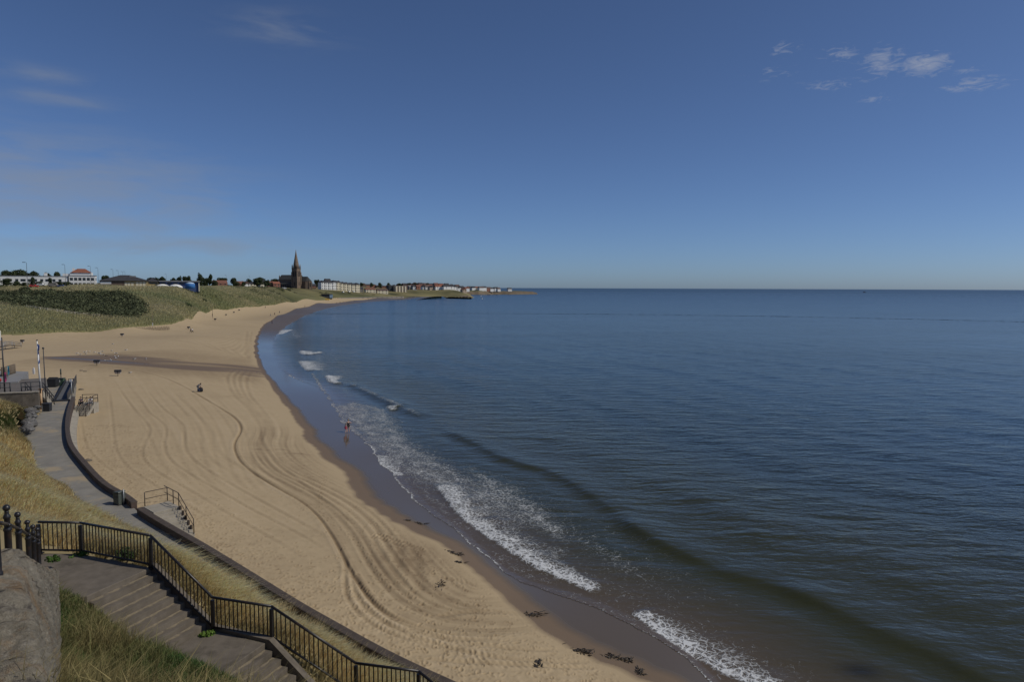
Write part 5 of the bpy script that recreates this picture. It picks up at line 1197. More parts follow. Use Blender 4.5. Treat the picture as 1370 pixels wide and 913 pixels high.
for (u, d, wpx, tv, lab) in [(268,600,10,366,'tall dark tree, left of the two tall ones right of the blue building'),(281,610,9,367,'tall slim dark tree, right of the two tall ones right of the blue building'),(275,620,14,372,'dense dark bushy tree between the two tall park trees'),(288,640,10,375,'low dark tree right of the tall park trees'),(297,900,18,372,'tree crown behind the red roofed brick house'),(313,760,15,371.6,'large round dark tree right of the red roofed brick house'),(326,760,9,377,'low dark bush like tree right of the large round tree'),(345,800,15,372.5,'dark round tree left of the tall cream house'),(347,900,22,371,'broad tree crown behind the tall cream house'),(357,790,13,375,'dark round tree right of the tall cream house'),(333,900,12,373.5,'tree crown behind the white and cream gabled houses'),(367,980,14,373,'tree crown over the brick houses left of the church'),(415,1120,9,374.5,'dark tree crown right of the church apse'),(424,1200,10,374.5,'dark tree crown behind the little houses right of the church')]:
    tree(lab, u, d, wpx, tv)
for i in range(12):
    u = 432+i*12.5+random.uniform(-3,3); tree(f'small dark tree among the far roofs, {ordn[i]} from the left', u, 1560+random.uniform(-60,120), 7, 379-.0*i+max(0,(u-520)*.012)-random.uniform(0,.8), group='small trees among the far roofs')
for i, (u, d, wpx, tv, lab) in enumerate([(9,404,16,372.5,'dark green shrub before the hotel wing at the left edge'),(24,404,13,376,'low dark green shrub before the second stretch of the hotel wing'),(33,400,8,378,'small shrub at the foot of the first lamp post'),(44,404,8,370.5,'upright dark shrub against the hotel wing'),(52,404,16,376.5,'wide low hedge like shrub before the middle of the hotel'),(68,404,6,371.5,'upright pointed shrub against the hotel wing'),(79,402,10,377,'low shrub left of the hotel porch'),(89,402,12,377,'dark rounded shrub before the hotel porch')]):
    tree(lab, u, d, wpx, tv, name='shrub', cat='shrub', basez=18.2)
# ------------------------------------------------------------------ street lamps
def lamp_proto():
    r = thing('street_lamp', 'tall lamp', 'street lamp'); MB().tube([(0,0,-1),(0,0,1.2),(0,0,12)], [.12,.10,.06], 8).build('column', M_bindark, r)
    MB().tube([(0,0,11.9),(-.2,0,12.15),(-.6,0,12.2)], .06, 6).build('arm', M_bindark, r); MB().box((-.85,0,12.15), (1.0,.45,.2)).build('lamp_head', M_bindark, r); return r
lp = lamp_proto(); 
for i, (u, tv, d, lab) in enumerate([(37,351,352,'tall dark street lamp before the hotel wing, leftmost and largest of the row'),(88,354,392,'tall dark street lamp left of the red hipped hotel roof'),(122,356,425,'tall dark street lamp at the right end of the hotel'),(132,358.3,460,'tall dark street lamp in the gap between hotel and pavilion'),(152,360.5,520,'street lamp above the left half of the pavilion roof'),(159,362,560,'street lamp above the middle of the pavilion roof'),(165,363.5,600,'thin street lamp above the pavilion roof, left of a close pair'),(168,363.5,606,'thin street lamp above the pavilion roof, right of a close pair'),(223,366.5,690,'thin street lamp above the blue building'),(303,368,900,'thin far street lamp above the red roofed brick house'),(334.5,369,960,'thin far street lamp above the cream gabled house')]):
    g = ground_at(u, d); g.z = min(g.z, 19.2); sc = (PD(u, tv, d).z-g.z)/12.2; o = lp if i == 0 else copy_tree(lp)
    o.location = g; o.scale = (max(.9, sc),)*2+(sc,); o.rotation_euler.z = face(g.x, g.y); o['label'] = lab; o['group'] = 'street lamps along the cliff road'
# ------------------------------------------------------------------ cars
def car(label, loc, rz, mbody, van=False, name='parked_car', cat='car'):
    r = thing(name, label, cat, tuple(loc), rz); L_, W_, H_ = (5.2,1.9,2.1) if van else (4.2,1.75,1.45)
    prof = [(-L_/2,.35),(L_/2,.35),(L_/2,.8),(L_*.28,.92),(L_*.15,H_),(-L_*.32,H_),(-L_*.47,.95),(-L_/2,.9)] if not van else [(-L_/2,.35),(L_/2,.35),(L_/2,1.0),(L_*.4,1.15),(L_*.26,H_),(-L_/2,H_)]
    n = len(prof); mb = MB(); mb.add([(x_,-W_/2,z_) for x_, z_ in prof]+[(x_,W_/2,z_) for x_, z_ in prof], [tuple(range(n)), tuple(range(n, 2*n))[::-1]]+[(i, n+i, n+(i+1)%n, (i+1)%n) for i in range(n)]); mb.build('body', mbody, r)
    for s in (-1, 1): mb = MB(); mb.box((-.2 if not van else L_*.2, s*(W_/2+.005), H_*.78), (L_*.42 if not van else L_*.22, .02, .34)); mb.build('side_window', T_glass, r)
    for x_ in (-L_*.31, L_*.31):
        for s in (-1, 1): MB().tube([(x_, s*(W_/2-.12), .33), (x_, s*(W_/2+.04), .33)], .33, 12).build('wheel', T_black, r)
    return r
def on(u, d, dz=0): g = ground_at(u, d); g.z += dz; return g
car('small red and dark car parked before the hotel wing', on(45.5,385,.45), .3, T_redp); car('white car parked before the middle of the hotel', on(55.5,398,.4), .2, T_white); car('grey van parked before the hotel porch', on(72,392,.4), .2, T_stone, True); car('dark blue car parked before the hotel porch', on(83,390,.4), .2, T_blue)
car('white car parked left of the church', on(376,880,.4), .4, T_white); car('white van parked just left of the church tower', on(380.5,885,.4), .3, T_white, True)
car('white van lowest on the slip road above the far beach', on(459,1050,.5), R(-55), T_white, True, 'parked_van', 'van'); car('white van in the middle of the slip road above the far beach', on(467,1075,.5), R(-55), T_white, True, 'parked_van', 'van'); car('white van highest on the slip road above the far beach', on(473,1095,.5), R(-55), T_white, True, 'parked_van', 'van')
car('yellow vehicle on the sand before the dark beach building', Vector((*P(438,401.2,3)[:2], ground(*P(438,401.2,3)[:2])+.3)), .1, T_yellowp, True, 'beach_vehicle', 'vehicle')
car('white caravan like van alone on the far cliff top right of the tan flats', on(555.5,1345,.5), 0, T_white, True, 'parked_van', 'van')
# dark beach building
p = Vector((SX(437,905), 897, 0)); bb = thing('beach_building', 'dark flat roofed beach building with a pale blue end behind the yellow vehicle', 'building', (p.x, p.y+8, 5.4), face(p.x, p.y))
MB().box((0,3,1.2), (14,9,6)).build('wall', T_dark, bb); MB().box((0,2.7,4.3), (15,10,.35)).build('roof', T_slate, bb); MB().box((5.6,-1.6,1.6), (4,.6,4.6)).build('blue_panel', plain('pale_blue_panel', (.22,.32,.42)), bb); 
for i in range(3): window(bb, -4.5+i*3.2, -1.54, 2.2, 2.2, 1.5)
# promenade wall along the far beach
L_ = xy([(452,399.9),(480,399.0),(510,398.4),(540,397.8)], 3.2); o_ = L_[0]; fw_ = thing('far_sea_wall', 'pale low wall with dark openings at the back of the far beach', 'sea wall', (o_[0], o_[1], 2.2))
mb = MB()
for a, b2 in zip(L_[:-1], L_[1:]):
    a_ = a-o_; c_ = b2-o_; mid = (a_+c_)/2; ln = np.hypot(*(c_-a_)); mb.box((mid[0], mid[1], .6), (ln, 1.2, 3.0), math.atan2(c_[1]-a_[1], c_[0]-a_[0]))
mb.build('wall', T_stone, fw_)
for i in range(14):
    t_ = (i+.5)/14; k_ = t_*3; j = min(2, int(k_)); q_ = L_[j]+(L_[j+1]-L_[j])*(k_-j)-o_; mb = MB(); mb.box((q_[0]+.2, q_[1]-.75, 1.2), (2.2,.35,1.2), math.atan2(*(L_[j+1]-L_[j])[::-1])); mb.build('opening', T_dark, fw_)

# ------------------------------------------------------------------ rocks and the outer headland
def make_rock():
    m, t, b = mat('headland_rock'); N = NT(t); geo_ = N.n('ShaderNodeNewGeometry').outputs['Normal']; up_ = N.n('ShaderNodeSeparateXYZ', {0: geo_}).outputs[2]
    c = N.mix(N.rng(N.noise(.05, 7, .7), .38, .62), (.085,.065,.045), (.30,.23,.14)); c = N.mix(N.rng(N.noise(.10, 6, .72), .46, .58), c, (.075,.06,.045))
    zz = N.n('ShaderNodeSeparateXYZ', {0: N.n('ShaderNodeNewGeometry').outputs['Position']}).outputs[2]
    c = N.mix(N.rng(N.m('ADD', zz, N.m('MULTIPLY', N.noise(.1, 4), 1.5)), -.7, .1, 1, 0), c, (.05,.042,.034))
    gr = N.m('MULTIPLY', N.rng(up_, .75, .92), N.rng(zz, 7.5, 9.5)); c = N.mix(gr, c, (.10,.105,.045)); N.put(b.inputs['Base Color'], c); N.put(b.inputs['Roughness'], .9); N.put(b.inputs['Normal'], N.bump(N.noise(.4, 6, .7), 1, 2)); return m
M_rock = make_rock()
gx, gy = np.meshgrid(np.linspace(SX(596,2000), SX(722,2000), 190), np.linspace(1820, 2350, 90)); sh = gx.shape; x = gx.ravel(); y = gy.ravel(); uu = CU+F*x/y
front = np.interp(uu, [596,640,660,690,700,718,722], [1860,1900,1960,1980,2010,2060,2120])+18*fbm(x*.02, y*.02, 3, 130)
topz = np.interp(uu, [596,620,640,660,680,688,700,712,717,719.5,722], [14,13,11.5,9.5,8.5,9.5,9,7.5,4,0,-3])
z = topz*sstep(0, 26, y-front)*sstep(2330, 2250, y)+np.where(y > front, 1.6*fbm(x*.05, y*.05, 4, 131), 0)-.8
used, fq = grid_faces(*sh, y > front-8); tag(bigmesh('headland', np.c_[x, y, z][used], quads=fq, mat=M_rock), kind='structure')
gx, gy = np.meshgrid(np.linspace(SX(586,1310), SX(634,1310), 130), np.linspace(1225, 1345, 60)); sh = gx.shape; x = gx.ravel(); y = gy.ravel(); uu = CU+F*x/y
hz = np.interp(uu, [584,592,606,616,626,631,634], [-1,1.5,2.6,4.5,4,1,-1.5])*sstep(1262, 1292, y+12*fbm(x*.04, y*.04, 3, 132))+1.1*fbm(x*.09, y*.09, 4, 133)-.6
used, fq = grid_faces(*sh, hz > -.9); tag(bigmesh('rock_shelf', np.c_[x, y, hz][used], quads=fq, mat=M_rock), kind='structure')
for i, (u, d, z_, w_, mw, mr, h) in enumerate([(628,1960,12,9,T_brick,T_slate,6),(633,1950,12,8,T_white,T_slate,5.5),(638,1960,11.5,9,T_stone,T_red,6),(643,1950,11,9,T_white,T_brownroof,6.5),(647.5,1960,10.5,7,T_white,T_slate,7.5),(653,1970,10,9,T_brick,T_brownroof,6),(657,1975,9.5,7,T_white,T_slate,5.5),(663,1990,9.5,8,T_white,T_slate,6.5),(666.5,1990,9.5,6,T_white,T_brownroof,5)]):
    p = PD(u, 388, d); house(f'{MN[mw]} {RN[mr]}-roofed house, {ordn[i]} from left on the outer headland', Vector((p.x, d, z_+.2)), 0, w_*1.7, 10, h+1, 4, mw, mr, random.choice('xy'), R(38), 2, 2, 1, group='houses on the outer headland', wins=False)
p = PD(681.5, 388, 2030); house('single white cottage with dark roof alone near the end of the outer headland', Vector((p.x, 2030, 9.2)), 0, 13, 8, 6.5, 3.5, T_white, T_slate, 'x', R(30), 2, 1, 1)
# ------------------------------------------------------------------ people
def skinned(name, verts, edges, radii, mat_, parent, root=0, sub=1):
    me = bpy.data.meshes.new(name); me.from_pydata(verts, edges, []); me.materials.append(mat_)
    o = bpy.data.objects.new(name, me); COL.objects.link(o); o.parent = parent
    sk = o.modifiers.new('skin', 'SKIN'); sk.use_smooth_shade = True
    for i, r in enumerate(radii):
        sv = me.skin_vertices[0].data[i]; sv.radius = (r, r); sv.use_root = (i == root)
    ss = o.modifiers.new('sub', 'SUBSURF'); ss.levels = sub; ss.render_levels = sub; return o
M_skin = plain('skin', (.50,.32,.235), .6, .05); CL = {n: plain('cloth_'+n, c, .9, .12) for n, c in dict(black=(.014,.014,.018), white=(.72,.72,.72), grey=(.22,.23,.25), navy=(.03,.04,.08), pink=(.78,.10,.16), red=(.35,.04,.04), pale=(.55,.53,.48), blue=(.08,.14,.28)).items()}
HAIR = plain('dark_hair', (.03,.02,.014), .6, .2); HAIRB = plain('fair_hair', (.25,.17,.08), .6, .2)
def joints(pose, s=1.0):
    J = dict(pel=(0,0,.93), wai=(0,0,1.08), che=(0,.01,1.27), nec=(0,0,1.45), hb=(0,-.01,1.53), hm=(0,-.02,1.62), ht=(0,-.01,1.71), nose=(0,-.115,1.60),
             sL=(.17,0,1.39), eL=(.24,.02,1.12), wL=(.25,-.05,.88), hL=(.25,-.07,.79), sR=(-.17,0,1.39), eR=(-.24,.02,1.12), wR=(-.25,-.05,.88), hR=(-.25,-.07,.79),
             pL=(.095,0,.88), kL=(.10,-.02,.49), aL=(.10,.02,.08), tL=(.11,-.16,.035), pR=(-.095,0,.88), kR=(-.10,-.02,.49), aR=(-.10,.02,.08), tR=(-.11,-.16,.035))
    if pose == 'walk': J.update(kL=(.1,-.2,.5), aL=(.1,-.22,.09), tL=(.1,-.38,.06), kR=(-.1,.05,.49), aR=(-.1,.32,.12), tR=(-.1,.22,.035), eL=(.24,.14,1.14), wL=(.25,.14,.92), hL=(.25,.13,.83), eR=(-.24,-.1,1.14), wR=(-.25,-.24,.95), hR=(-.25,-.3,.88))
    if pose == 'paddle': J.update(eR=(-.40,.06,1.22), wR=(-.24,-.10,1.10), hR=(-.16,-.12,1.08), eL=(.27,.0,1.13), wL=(.33,-.08,.92), hL=(.34,-.11,.84), kL=(.12,-.06,.49), kR=(-.12,-.02,.49), aL=(.13,.0,.08), tL=(.14,-.17,.035))
    if pose == 'sit': J.update(pel=(0,0,.12), wai=(0,-.03,.27), che=(0,-.09,.46), nec=(0,-.13,.64), hb=(0,-.15,.71), hm=(0,-.17,.80), ht=(0,-.16,.89), nose=(0,-.27,.78), sL=(.17,-.11,.58), sR=(-.17,-.11,.58), eL=(.24,-.26,.38), eR=(-.24,-.26,.38), wL=(.16,-.44,.36), wR=(-.16,-.44,.36), hL=(.10,-.50,.37), hR=(-.10,-.50,.37), pL=(.1,-.02,.1), pR=(-.1,-.02,.1), kL=(.13,-.46,.30), kR=(-.13,-.46,.30), aL=(.12,-.56,-.10), aR=(-.12,-.56,-.10), tL=(.12,-.72,-.15), tR=(-.12,-.72,-.15))
    if pose == 'bend': J.update(wai=(0,-.06,1.05), che=(0,-.26,1.17), nec=(0,-.42,1.24), hb=(0,-.49,1.27), hm=(0,-.56,1.32), ht=(0,-.60,1.39), nose=(0,-.65,1.26), sL=(.17,-.35,1.21), sR=(-.17,-.35,1.21), eL=(.22,-.42,.95), eR=(-.22,-.42,.95), wL=(.16,-.50,.74), wR=(-.16,-.50,.74), hL=(.14,-.53,.66), hR=(-.14,-.53,.66))
    return {k: tuple(c*s for c in v) for k, v in J.items()}
def person(label, loc, rz, pose='stand', s=1.0, top='grey', legs='navy', hair=HAIR, bare_legs=False, sleeves=True, group=None):
    r = thing('person', label, 'person', tuple(loc), rz, group); J = joints(pose, s); names = list(J); ix = {n: i for i, n in enumerate(names)}
    E = [('pel','wai'),('wai','che'),('che','nec'),('nec','hb'),('hb','hm'),('hm','ht'),('hm','nose'),('che','sL'),('sL','eL'),('eL','wL'),('wL','hL'),('che','sR'),('sR','eR'),('eR','wR'),('wR','hR'),('pel','pL'),('pL','kL'),('kL','aL'),('aL','tL'),('pel','pR'),('pR','kR'),('kR','aR'),('aR','tR')]
    rad = dict(pel=.14,wai=.115,che=.13,nec=.055,hb=.06,hm=.10,ht=.075,nose=.02,pL=.09,pR=.09,kL=.058,kR=.058,aL=.04,aR=.04,tL=.035,tR=.035,sL=.06,sR=.06,eL=.042,eR=.042,wL=.03,wR=.03,hL=.035,hR=.035)
    skinned('body', [J[n] for n in names], [(ix[a], ix[b]) for a, b in E], [rad[n]*s for n in names], M_skin, r)
    def cloth(nm, keys, edges, radii, m_):
        kx = {n: i for i, n in enumerate(keys)}; skinned(nm, [J[n] if isinstance(n, str) else n for n in keys], [(kx[a], kx[b]) for a, b in edges], [q*s for q in radii], m_, r)
    arms = (['eL','eR'], [('sL','eL'),('sR','eR')], [.055,.055]) if sleeves else ([], [], [])
    cloth('top', ['che','pel','wai','nec','sL','sR']+arms[0], [('che','wai'),('wai','pel'),('che','nec'),('che','sL'),('che','sR')]+arms[1], [.155,.162,.14,.075,.078,.078]+arms[2], CL[top])
    if bare_legs:
        mid = lambda a, b: tuple((J[a][i]*.6+J[b][i]*.4) for i in range(3)); J['mL'] = mid('pL','kL'); J['mR'] = mid('pR','kR')
        cloth('shorts', ['pel','pL','pR','mL','mR'], [('pel','pL'),('pel','pR'),('pL','mL'),('pR','mR')], [.165,.108,.108,.095,.095], CL[legs])
    else: cloth('trousers', ['pel','pL','pR','kL','kR','aL','aR'], [('pel','pL'),('pel','pR'),('pL','kL'),('pR','kR'),('kL','aL'),('kR','aR')], [.165,.108,.108,.078,.078,.062,.062], CL[legs])
    hm, ht = Vector(J['hm']), Vector(J['ht']); d_ = (ht-hm); bk = Vector((0, .035*s, 0)); mb = MB(); c_ = hm+d_*.42+bk; mb.ball(tuple(c_), .112*s, 12, 8, (1, 1.05, 1.02)); mb.build('hair', hair, r)
    return r
_D = np.exp(np.linspace(math.log(18), math.log(1600), 700))
def sand_at(u, v, z0=1.0):
    """first meeting of a sighting with the beach"""
    d = fw + rt*((u-CU)/F) + up*((CV-v)/F); X_ = d.x/d.y*_D; Z_ = CAMH+d.z/d.y*_D; G_ = HT(logp(X_, _D)); k = np.where((Z_ <= G_) & (_D > 24))[0]
    if not len(k): return P(u, v, z0)
    i = k[0]; t_ = 0 if i == 0 else (Z_[i-1]-G_[i-1])/max(1e-6, (Z_[i-1]-G_[i-1])-(Z_[i]-G_[i])); y_ = _D[i-1]*(1-t_)+_D[i]*t_; x_ = d.x/d.y*y_
    return Vector((x_, y_, ground(x_, y_)))
sit = sand_at
person('person in a black top and shorts paddling barefoot at the water edge, hand on hip', sand_at(466.2,579.3,.2), R(205), 'paddle', 1.0, 'black', 'black', HAIRB, True, False)
person('small child in pink at the water edge beside the person in black', sand_at(462.8,579.6,.2), R(150), 'walk', .68, 'pink', 'pink', HAIR, True, False)
person('person in dark clothes standing up to the ankles in the shallows far along the beach', sand_at(364,433.5,.3), R(60), 'stand', 1.02, 'black', 'navy')
person('person in a grey top bending over a dark bag in the middle of the sand', sand_at(265.2,524.6,1.9), R(70), 'bend', 1.02, 'grey', 'grey')
p = sand_at(268.6,524.6,1.9); bag = thing('beach_bag', 'bulky dark rucksack standing on the sand beside the bending person', 'bag', tuple(p), .4)
mb = MB(); mb.lathe([(.24,0),(.33,.06),(.36,.35),(.30,.62),(.14,.78),(.04,.82)], 12); mb.build('pack', CL['black'], bag); mb = MB(); mb.lathe([(.16,0),(.2,.1),(.2,.34),(.14,.4)], 10, (-.22,-.2,.1)); mb.build('front_pocket', CL['navy'], bag); MB().tube([(-.1,.0,.78),(0,0,.92),(.1,0,.78)], .02, 6).build('handle', CL['black'], bag)
person('person in dark clothes, left of two walking below the dune grass', sand_at(255.2,445.3,2.6), R(80), 'walk', 1.0, 'navy', 'black')
person('person in a white top, right of two walking below the dune grass', sand_at(257.6,445.6,2.6), R(80), 'walk', 1.0, 'white', 'black')
for i, (u, v, t_, l_, lab) in enumerate([(355,412.5,'navy','navy','distant person in navy walking up the sand under the cliff, alone'),(367.5,422,'black','black','distant person in black, left of two by the wet sand edge'),(374,419.5,'black','navy','distant person in black and navy, right of two by the wet sand edge'),(408,411.5,'red','black','distant person with a reddish top at the water line'),(450.5,406.3,'black','black','distant person in black, left of two near the far water line'),(455,405.6,'navy','black','distant person in navy, right of two near the far water line'),(474,403.2,'black','navy','tiny distant person below the pale far wall, left of two'),(493,401.7,'black','black','tiny distant person below the pale far wall, right of two'),(362,423.5,'pale','grey','distant person in pale clothes a little inland of the pair by the wet sand')]):
    person(lab, sand_at(u, v), random.uniform(0, 6.2), 'walk', 1.05, t_, l_, group='distant walkers on the beach')

# ------------------------------------------------------------------ bins on posts along the sand
M_liner = plain('pale_bin_liner', (.42,.38,.34), .7, .1)
def post_bin(label, u, v, rz, big=1.0):
    p = sand_at(u, v, 2.3); r = thing('beach_bin', label, 'beach bin', tuple(p), rz, 'twin bins on posts along the sand')
    MB().tube([(0,0,-.3),(0,0,.9)], .05, 8).build('post', M_bindark, r); MB().box((0,0,.74), (1.0,.10,.08)).build('crossbar', M_bindark, r)
    for s in (-1, 1):
        ob = MB().box((s*.29,0,.58), (.30,.30,.34), 0, 1.45).build('liner', M_liner, r); MB().box((s*.29,0,.96), (.54,.54,.38), 0, .88).build('lid', M_bindark, ob)
    r.scale = (big,)*3; return r
for (u, v, lab) in [(157.8,503.5,'twin dark bin on a post, nearest of those on the sand, just below the stream'),(129.6,489.5,'twin dark bin on a post standing at the far edge of the stream pool'),(163.5,451,'twin dark bin on a post on the sand below the left dune grass'),(30,460,'twin dark bin on a post at the end of the grey gangway'),(252.5,441,'twin dark bin on a post just behind the two walkers'),(288,429.5,'twin dark bin on a post by the pale pole at the dune corner'),(302.5,423,'twin dark bin on a post right of the pale pole at the dune corner'),(313,419.5,'small far bin on a post, left of two under the dune edge'),(320,416.5,'small far bin on a post, right of two under the dune edge')]:
    post_bin(lab, u, v, random.uniform(-.25,.25), 1.0)
for (u, vb, vt, lab, fl) in [(204.5,439,420,'slim pale pole before the grey fence under the foredune',1),(284.5,426,408,'slim pale pole at the corner of the dunes, behind the bin',0)]:
    p = sand_at(u, vb, 3.0); h_ = (vb-vt)*p.y/F; r = thing('beach_pole', lab, 'pole', tuple(p)); MB().tube([(0,0,-.3),(0,0,h_)], .07, 8).build('pole', M_wood, r); MB().box((0,-.09,h_*.25), (.3,.06,h_*.22)).build('marker_board', M_white if fl else M_wood, r)
# grey driftwood fence under the foredune
p = sand_at(203,441.5,3.2); r = thing('sand_fence', 'weathered grey paling fence half buried at the foot of the foredune', 'fence', tuple(p), face(p.x, p.y))
for i in range(60):
    mb = MB(); h_ = random.uniform(.8,1.5); x_ = (i-30)*.21; mb.box((x_, .012*x_*x_*.4+random.uniform(-.35,.35), h_*.4), (.12,.05,h_*1.1), 0, .8, Matrix.Rotation(random.uniform(-.2,.2), 3, 'Y')); mb.build('pale', M_wood, r)
# white rail fence along the dune path
def fence_run(name, label, cat, pts, post_h, rails, gap, m_, rad=.05):
    o_ = Vector(pts[0]); r = thing(name, label, cat, tuple(o_)); P_ = [Vector(p)-o_ for p in pts]; seg = [(b-a).length for a, b in zip(P_[:-1], P_[1:])]; tot = sum(seg); n = max(2, int(tot/gap)); out = []
    for i in range(n+1):
        s = tot*i/n; j = 0
        while j < len(seg)-1 and s > seg[j]: s -= seg[j]; j += 1
        out.append(P_[j].lerp(P_[j+1], min(1, s/seg[j])))
    for q in out: MB().tube([q+Vector((0,0,-.3)), q+Vector((0,0,post_h))], rad*1.2, 6).build('post', m_, r)
    for hz in rails: MB().tube([q+Vector((0,0,hz)) for q in out], rad*.8, 6).build('rail', m_, r)
    return r
def sight_ground(u, v, d0, d1):
    best = None
    for d in np.linspace(d0, d1, 160):
        x_ = SX(u, d); gz = ground(x_, d); q = sight(x_, d, gz)[1]
        if best is None or abs(q-v) < best[0]: best = (abs(q-v), Vector((x_, d, gz+.35)))
    return best[1]
fence_run('rail_fence', 'pale wooden rail fence along the path between foredune grass and scrub', 'fence', [sight_ground(u, v, 245, 300) for u, v in [(34,413.5),(55,417),(75,419.5),(95,422.5),(115,424.5),(132,426)]], 1.2, (1.1,.6), 3.0, plain('pale_timber', (.40,.37,.31)), .085)

# ------------------------------------------------------------------ gulls
def gull_proto():
    r = thing('gull', 'gull', 'gull'); mb = MB()
    prof = [(.01,-.26),(.05,-.2),(.085,-.08),(.095,.04),(.07,.13),(.045,.17),(.042,.2),(.055,.235),(.05,.27),(.02,.295),(.006,.35)]
    n = 10; V = []
    for k, (r_, y_) in enumerate(prof):
        zc = .19+(.0 if k < 4 else (k-4)*.022 if k < 8 else .09)
        for j in range(n): a = 2*math.pi*j/n; V.append((r_*math.cos(a), -y_, zc+r_*.95*math.sin(a)))
    fs = [(i*n+j, i*n+(j+1)%n, (i+1)*n+(j+1)%n, (i+1)*n+j) for i in range(len(prof)-1) for j in range(n)]+[tuple(range(n))[::-1], tuple((len(prof)-1)*n+j for j in range(n))]
    for s in (-1, 1):
        k0 = len(V); V += [(s*.035,-.02,.12),(s*.045,-.02,.12),(s*.045,.0,0),(s*.035,.0,0),(s*.02,-.06,0),(s*.06,-.06,0)]; fs += [(k0,k0+1,k0+2,k0+3),(k0+3,k0+2,k0+5,k0+4)]
    MB().add(V, fs, True).build('body', T_white, r)
    for s in (-1, 1): mb = MB(); mb.ball((s*.078,.05,.215), .1, 10, 6, (.28,2.0,.62)); mb.build('wing', T_greyroof, r)
    return r
gp = gull_proto(); k = 0
G = [(113,472.5),(116.5,472),(120.5,471.8),(126.5,472.8),(103,474.4),(107.5,475.8),(115,474.8),(132.5,474.2),(135,475.6),(136.8,471.8),(149.6,470.6),(155.5,474.4),(154,478.6),(158.3,478.5),(155.6,480.6),(148.4,483.6),(142.5,484),(179.5,482),(195.4,481.8),(168.6,469.8),(174,500.5),(151,461.5),(134,473.5),(138.5,476)]
for u, v in G:
    p = sand_at(u, v, 2.5); o = gp if k == 0 else copy_tree(gp); o.location = p; o.rotation_euler.z = random.uniform(0, 6.28); s = 1.15*random.uniform(.95, 1.25); o.scale = (s, s, s)
    o['label'] = 'white gull standing in the loose flock beside the stream on the sand'; o['group'] = 'gulls beside the stream'; k += 1
# ------------------------------------------------------------------ seaweed and drift
M_weed = worn('wet_seaweed', (.020,.015,.008), (.055,.038,.018), 6, .4, .5, .02)
def seaweed(label, u, v, w_, h_=.18, rz=0.0, n=26):
    p = sand_at(u, v, .7); mb = MB()
    for i in range(n):
        a = random.uniform(0, 6.28); x0, y0 = random.gauss(0, w_*.3), random.gauss(0, w_*.11); pts = [Vector((x0, y0, .0))]; l = random.uniform(.05,.17)*min(1.2, .5+w_*.5)
        for j in range(3): a += random.uniform(-.8,.8); q = pts[-1]+Vector((math.cos(a)*l, math.sin(a)*l*.7, random.uniform(-.02,.025))); q.z = max(.01, q.z); pts.append(q)
        mb.tube(pts, [.022,.03,.022,.006], 5)
    for i in range(n//4): mb.ball((random.gauss(0, w_*.25), random.gauss(0, w_*.08), .02), random.uniform(.03,.075), 7, 5, (1.4,1,.6))
    o = mb.build('seaweed_clump', M_weed); o.location = p; o.rotation_euler.z = rz; tag(o, label, 'seaweed')
for a_ in [('dark seaweed clump, larger of two left on the wet sand nearest the walkers',560,701,1.0),('tiny dark seaweed clump left of the larger one on the wet sand',544,697,.3),('long streak of dark seaweed on the wet sand, pointing seaward',606,741,1.5,.2,-.5),('small dark seaweed scrap just below the long streak',613,753,.5),('dark seaweed clump on the dry sand beside the tyre marks',588,784,1.1,.3,1.2),('dark seaweed heap at the dry sand edge near the last breaker',709,824,1.2,.3,.3),('flat dark seaweed strip on the wet sand, left of a pair',815,879,.9),('flat dark seaweed strip on the wet sand, right of a pair',831,883,1.0),('curved dark seaweed strand near the bottom edge',857,902,.8,.2,1.4),('dark seaweed line along the tide mark near the bottom edge',772,872,1.6,.15,-.2),('short dark seaweed strand crossing the tide mark',720,889,.8,.15,1.4)]:
    seaweed(*a_, n=30)
for i, (u, v, lab) in enumerate([(108.2,522,'small dark stone on the sand right of the lifeguard ramp'),(117,617.5,'small dark stone lying on the sand against the curve of the sea wall'),(108,496.5,'small dark scrap on the sand under the stream pool, left of two'),(113,497.6,'small dark scrap on the sand under the stream pool, right of two'),(142,476.6,'low dark stone among the gulls')]):
    p = sand_at(u, v, 2.2); mb = MB(); mb.ball((0,0,.06), .3 if i < 2 else .2, 9, 6, (1.3,.9,.55)); mb.ball((.22,.1,.04), .18, 8, 5, (1,1,.6)); o = mb.build('stone', M_step); o.location = p; tag(o, lab, 'stone')

# ------------------------------------------------------------------ beach terrace at the end of the promenade
ZT = 5.7
mb = MB(); mb.prism([tuple(P(u, v, ZT)[:2]) for u, v in [(-120,513),(0,512),(24,511),(38,497.5),(0,496.5),(-120,495)]], 2.0, ZT); tag(mb.build('terrace', plain('terrace_paving', (.22,.22,.22), .9, .1)), kind='structure')
wl = [P(u, v, 6.0) for u, v in [(-60,528),(0,527),(30,526),(52,525)]]; o_ = wl[0]; r = thing('retaining_wall', 'weathered brown retaining wall under the dark terrace railing at the left edge', 'wall', (o_.x, o_.y, 3.0)); mb = MB()
for a, b2 in zip(wl[:-1], wl[1:]):
    m_ = (a+b2)/2-o_; d_ = b2-a; mb.box((m_.x, m_.y, 1.4), (d_.length, .4, 3.2), math.atan2(d_.y, d_.x))
mb.build('wall', M_step, r); mb = MB()
for a, b2 in zip(wl[:-1], wl[1:]):
    m_ = (a+b2)/2-o_; d_ = b2-a; mb.box((m_.x, m_.y, 3.06), (d_.length, .55, .12), math.atan2(d_.y, d_.x))
mb.build('coping', M_pale, r)
mb = MB(); mb.prism([tuple(P(u, v, 5.6)[:2]) for u, v in [(-60,529),(52,526),(58,521),(62,505),(30,507),(-60,510)]], 2.5, 5.5); tag(mb.build('terrace_walk', plain('dark_paving', (.13,.115,.10), .9, .15)), kind='structure')
